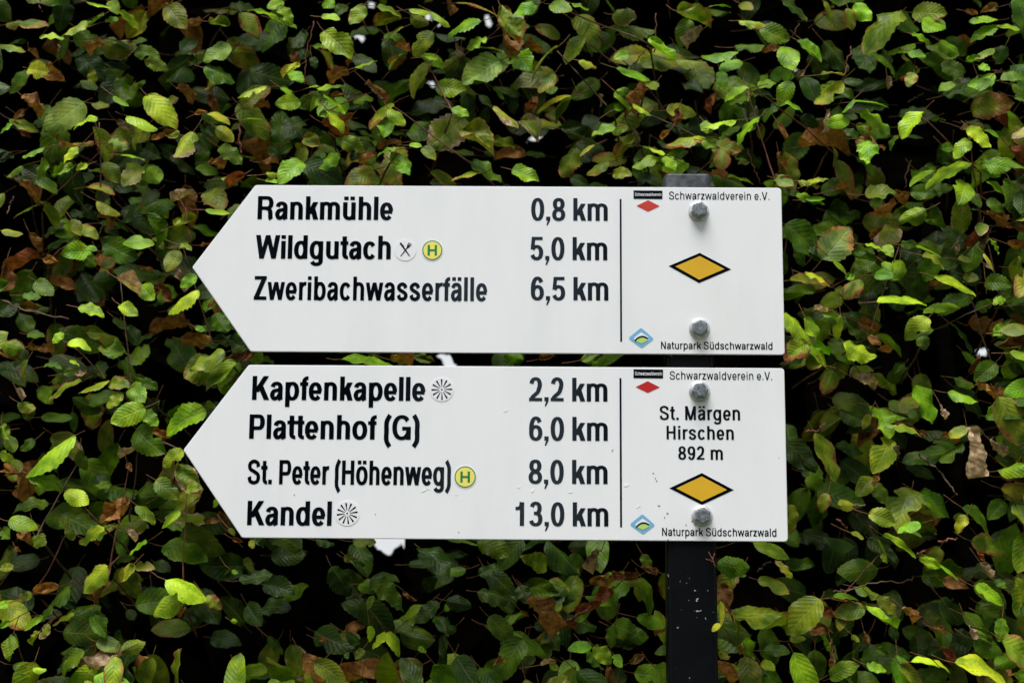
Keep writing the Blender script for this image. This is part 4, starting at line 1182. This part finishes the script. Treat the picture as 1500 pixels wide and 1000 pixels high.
# inner leaves whose near-black colour paints in the hedge's deep shade
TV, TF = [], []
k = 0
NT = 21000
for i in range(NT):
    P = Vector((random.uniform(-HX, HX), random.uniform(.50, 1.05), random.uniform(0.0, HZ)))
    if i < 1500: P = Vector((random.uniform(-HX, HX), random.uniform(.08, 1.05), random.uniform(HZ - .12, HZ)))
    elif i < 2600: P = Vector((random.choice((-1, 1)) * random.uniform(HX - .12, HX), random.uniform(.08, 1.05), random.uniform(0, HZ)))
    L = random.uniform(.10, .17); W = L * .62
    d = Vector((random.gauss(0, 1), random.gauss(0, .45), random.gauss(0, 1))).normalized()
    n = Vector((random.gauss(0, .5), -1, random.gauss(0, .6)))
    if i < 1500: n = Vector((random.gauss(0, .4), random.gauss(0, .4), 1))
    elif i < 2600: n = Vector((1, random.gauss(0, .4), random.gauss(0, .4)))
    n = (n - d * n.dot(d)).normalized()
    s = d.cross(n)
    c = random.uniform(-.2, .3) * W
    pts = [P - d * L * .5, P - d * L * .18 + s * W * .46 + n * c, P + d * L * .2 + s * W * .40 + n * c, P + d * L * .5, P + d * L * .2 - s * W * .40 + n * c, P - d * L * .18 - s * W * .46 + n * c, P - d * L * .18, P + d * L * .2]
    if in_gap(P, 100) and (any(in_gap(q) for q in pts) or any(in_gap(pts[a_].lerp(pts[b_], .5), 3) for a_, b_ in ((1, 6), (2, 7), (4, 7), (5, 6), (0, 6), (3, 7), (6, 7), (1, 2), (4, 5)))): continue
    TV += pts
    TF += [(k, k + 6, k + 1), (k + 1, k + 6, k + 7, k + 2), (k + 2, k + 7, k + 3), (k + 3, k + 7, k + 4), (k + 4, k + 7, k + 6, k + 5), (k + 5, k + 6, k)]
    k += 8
from mathutils.bvhtree import BVHTree


def clear_gaps(TV, TF, k_big, k_small):
    for turn in range(8):                     # keep the few gaps where the white sky shows through
        tree = BVHTree.FromPolygons(TV, TF)
        bad = set()
        for gx, gy, gr in GAPS:
            for u in range(17):
                rr = gr * (0 if u == 0 else .5 * k_small if u > 8 else (k_big if gr > 5.5 else k_small))
                d = (at(gx + rr * math.cos(u * .785 + (u > 8) * .39), gy + rr * math.sin(u * .785 + (u > 8) * .39), 1.0) - CAM).normalized()
                o_ = CAM.copy()
                for h in range(14):
                    hit = tree.ray_cast(o_, d)
                    if hit[0] is None: break
                    bad.add(hit[2] // 6)
                    o_ = hit[0] + d * .0005
        if not bad: break
        keep = [q for q in range(len(TV) // 8) if q not in bad]
        TV = [TV[8 * q + e] for q in keep for e in range(8)]
        pat = ((0, 6, 1), (1, 6, 7, 2), (2, 7, 3), (3, 7, 4), (4, 7, 6, 5), (5, 6, 0))
        TF = [tuple(8 * q + e for e in f) for q in range(len(keep)) for f in pat]
    return TV, TF


TV, TF = clear_gaps(TV, TF, .5, .3)
for gx, gy, gr in GAPS:                   # smaller leaves close in round each gap
    for q in range(90):
        a_ = random.random() * 6.283
        rr = gr + random.uniform(6, 95)
        P = at(gx + rr * math.cos(a_), gy + rr * math.sin(a_), random.uniform(.55, .95))
        L = random.uniform(.03, .06)
        d = Vector((random.gauss(0, 1), 0, random.gauss(0, 1))).normalized()
        s = d.cross(Vector((random.gauss(0, .3), -1, random.gauss(0, .3)))).normalized() * .6
        pts = [P - d * L * .5, P - d * L * .18 + s * L * .46, P + d * L * .2 + s * L * .40, P + d * L * .5, P + d * L * .2 - s * L * .40, P - d * L * .18 - s * L * .46, P - d * L * .18, P + d * L * .2]
        if any(in_gap(e, -2) for e in pts + [P]): continue
        k = len(TV)
        TV += pts
        TF += [(k, k + 6, k + 1), (k + 1, k + 6, k + 7, k + 2), (k + 2, k + 7, k + 3), (k + 3, k + 7, k + 4), (k + 4, k + 7, k + 6, k + 5), (k + 5, k + 6, k)]
TV, TF = clear_gaps(TV, TF, .8, .8)
link_mesh('shade_thicket', TV, TF, M['thicket'], None, hedge)


def tube_mesh(P, r0, r1, seg=6):
    bm_v, bm_f = [], []
    n = len(P)
    for i, p in enumerate(P):
        q = (P[min(i + 1, n - 1)] - P[max(i - 1, 0)]).normalized()
        a = q.orthogonal().normalized()
        b = q.cross(a)
        r = r0 + (r1 - r0) * i / (n - 1)
        if i % 3 == 1: r *= 1.18
        for j in range(seg):
            t = 2 * math.pi * j / seg
            bm_v.append(p + a * (r * math.cos(t)) + b * (r * math.sin(t)))
    for i in range(n - 1):
        for j in range(seg):
            bm_f.append((i * seg + j, i * seg + (j + 1) % seg, (i + 1) * seg + (j + 1) % seg, (i + 1) * seg + j))
    bm_f.append(tuple(range(seg))[::-1]); bm_f.append(tuple(range((n - 1) * seg, n * seg)))
    return bm_v, bm_f


def branch(name, P, r0, r1, mat, jit=0.003, parts=10):
    Q = []
    for i in range(len(P) - 1):
        for q in range(parts):
            u = q / parts
            Q.append(P[i].lerp(P[i + 1], u) + Vector((random.gauss(0, jit), random.gauss(0, jit), random.gauss(0, jit))))
    Q.append(P[-1])
    v, f = tube_mesh(Q, r0, r1)
    return link_mesh(name, v, f, mat, None, hedge, True)


# the twigs one can make out in the photograph (pixels, depth)
TW = [([(0, 438), (30, 452), (101, 467)], .07, .0011, 'bark'), ([(1345, 664), (1376, 690), (1403, 725)], .07, .0013, 'bark'), ([(1219, 866), (1245, 864), (1275, 854), (1330, 851), (1338, 847)], .08, .0009, 'bark'),
      ([(1248, 68), (1240, 95), (1230, 132)], .09, .0009, 'redbark'), ([(1180, 632), (1195, 631), (1209, 621)], .08, .0012, 'redbark'), ([(262, 284), (272, 310), (281, 355)], .08, .0010, 'redbark'),
      ([(460, 30), (448, 80), (446, 125)], .10, .0008, 'redbark'), ([(536, 122), (552, 138), (566, 150)], .09, .0013, 'bark'), ([(530, 28), (541, 48)], .09, .0014, 'redbark'),
      ([(352, 182), (351, 205), (354, 225)], .09, .0016, 'redbark'), ([(1095, 222), (1104, 243), (1116, 270)], .10, .0008, 'redbark'), ([(1108, 838), (1120, 826), (1128, 822)], .08, .0011, 'bark'),
      ([(832, 911), (848, 900), (862, 892), (900, 858)], .09, .0018, 'redbark'), ([(940, 830), (955, 836), (962, 842)], .08, .0012, 'bark'), ([(1374, 793), (1395, 791), (1402, 788)], .08, .0013, 'redbark'),
      ([(1344, 811), (1356, 805)], .07, .0014, 'redbark'), ([(1220, 970), (1221, 950), (1218, 935)], .09, .0013, 'bark'), ([(1228, 760), (1240, 775)], .10, .0012, 'redbark'), ([(1250, 740), (1267, 739)], .08, .0012, 'bark'),
      ([(10, 315), (15, 298), (20, 288)], .09, .0009, 'bark'), ([(145, 345), (152, 325)], .1, .0008, 'redbark'), ([(1330, 150), (1345, 142), (1352, 137)], .11, .0008, 'bark'), ([(1325, 275), (1330, 250), (1335, 235)], .11, .0007, 'bark'),
      ([(1180, 890), (1195, 880)], .08, .001, 'redbark'), ([(59, 0), (57, 8), (62, 18)], .09, .0008, 'redbark'), ([(86, 66), (87, 76)], .09, .0012, 'redbark'), ([(960, 75), (961, 20)], .1, .0009, 'redbark'),
      ([(928, 95), (940, 80), (946, 72)], .1, .001, 'bark'), ([(1162, 52), (1170, 35)], .09, .0008, 'bark'), ([(845, 135), (838, 115)], .1, .0005, 'bark')]
for pts, Y, r, mt in TW:
    P = [at(x, y, Y) for x, y in pts]
    branch('twig', P, r, r * .65, M[mt], .0009, 7)
# a sprig of dried bud scales hanging before the post, as in the photograph
for pts in ([(1049, 831), (1044, 820), (1038, 808)], [(1045, 822), (1034, 818)], [(1044, 820), (1047, 810)]):
    branch('twig', [at(x, y, -.003) for x, y in pts], .0006, .0004, M['redbark'], .0004, 4)
# twigs joining neighbouring leaves into sprays
done, tries = 0, 0
while done < 34 and tries < 4000:
    tries += 1
    a_, b_ = random.sample(TRACED[:-2], 2)
    v = b_[0] - a_[0]
    if not .05 < math.hypot(v.x, v.z) < .13 or abs(v.z) < .4 * abs(v.x): continue
    if abs(a_[2] - b_[2]) > .05: continue
    lo_, hi_ = (a_, b_) if v.z > 0 else (b_, a_)
    root_ = lo_[0] + Vector((random.gauss(0, .03), .12, -.05))
    branch('twig', [root_, lo_[0] + Vector((0, .012, 0)), hi_[0] + Vector((0, .010, 0))], .0014, .0006, M[random.choice(('bark', 'redbark'))], .0007, 6)
    done += 1
# side shoots coming forward out of the dark, and the upright stems inside
for i in range(12):
    px, py = random.uniform(0, 1480), random.uniform(0, 990)
    A = at(px, py, random.uniform(.30, .55)); B = A + Vector((random.gauss(0, .07), -random.uniform(.12, .3), random.uniform(-.02, .12)))
    if in_gap(A, 30) or in_gap(B, 30) or in_gap((A + B) / 2, 30): continue
    branch('twig', [A, (A + B) / 2 + Vector((0, 0, -.012)), B], .0017, .0007, M[random.choice(('bark', 'redbark'))], .0009, 6)
for i in range(13):
    x = -1.8 + i * .3 + random.uniform(-.08, .08)
    y = random.uniform(.55, .75)
    P = [Vector((x + random.gauss(0, .03), y + random.gauss(0, .03), z)) for z in (-.05, .5, 1.0, 1.5, 2.0, 2.5, 2.85)]
    if any(in_gap(P[j].lerp(P[j + 1], u), 40) for j in range(6) for u in (0, .2, .4, .6, .8)): x += .1; P = [q + Vector((.11, 0, 0)) for q in P]
    branch('stem', P, random.uniform(.012, .022), .006, M['stem'], .004, 8)

# ---------------------------------------------------------------- unseen dark trees behind the camera, added for the lettering's reflections, sky between
WV, WF = [], []
k = 0
for side, x0, x1 in ((-1, -34, -1.75), (1, 1.35, 34)):
    for i in range(2600):
        x = random.uniform(x0, x1)
        edge = abs(x - (x1 if side < 0 else x0))
        hmax = 6.0 + 5 * min(1, edge / 2) + 2.0 * mnoise.noise(Vector((x * .35, side, 0)))
        P = Vector((x, -20 - random.uniform(0, 5), random.uniform(0, hmax)))
        r = random.uniform(.3, .8)
        n = Vector((random.gauss(0, .5), 1, random.gauss(0, .6))).normalized()
        a = n.orthogonal().normalized(); b = n.cross(a)
        ph = random.random() * 6
        WV += [P + (a * math.cos(ph + j * 1.257) + b * math.sin(ph + j * 1.257)) * r * random.uniform(.6, 1.1) for j in range(5)]
        WF.append(tuple(range(k, k + 5)))
        k += 5
tag(link_mesh('unseen_woods', WV, WF, M['unseen_woods']), kind='stuff')
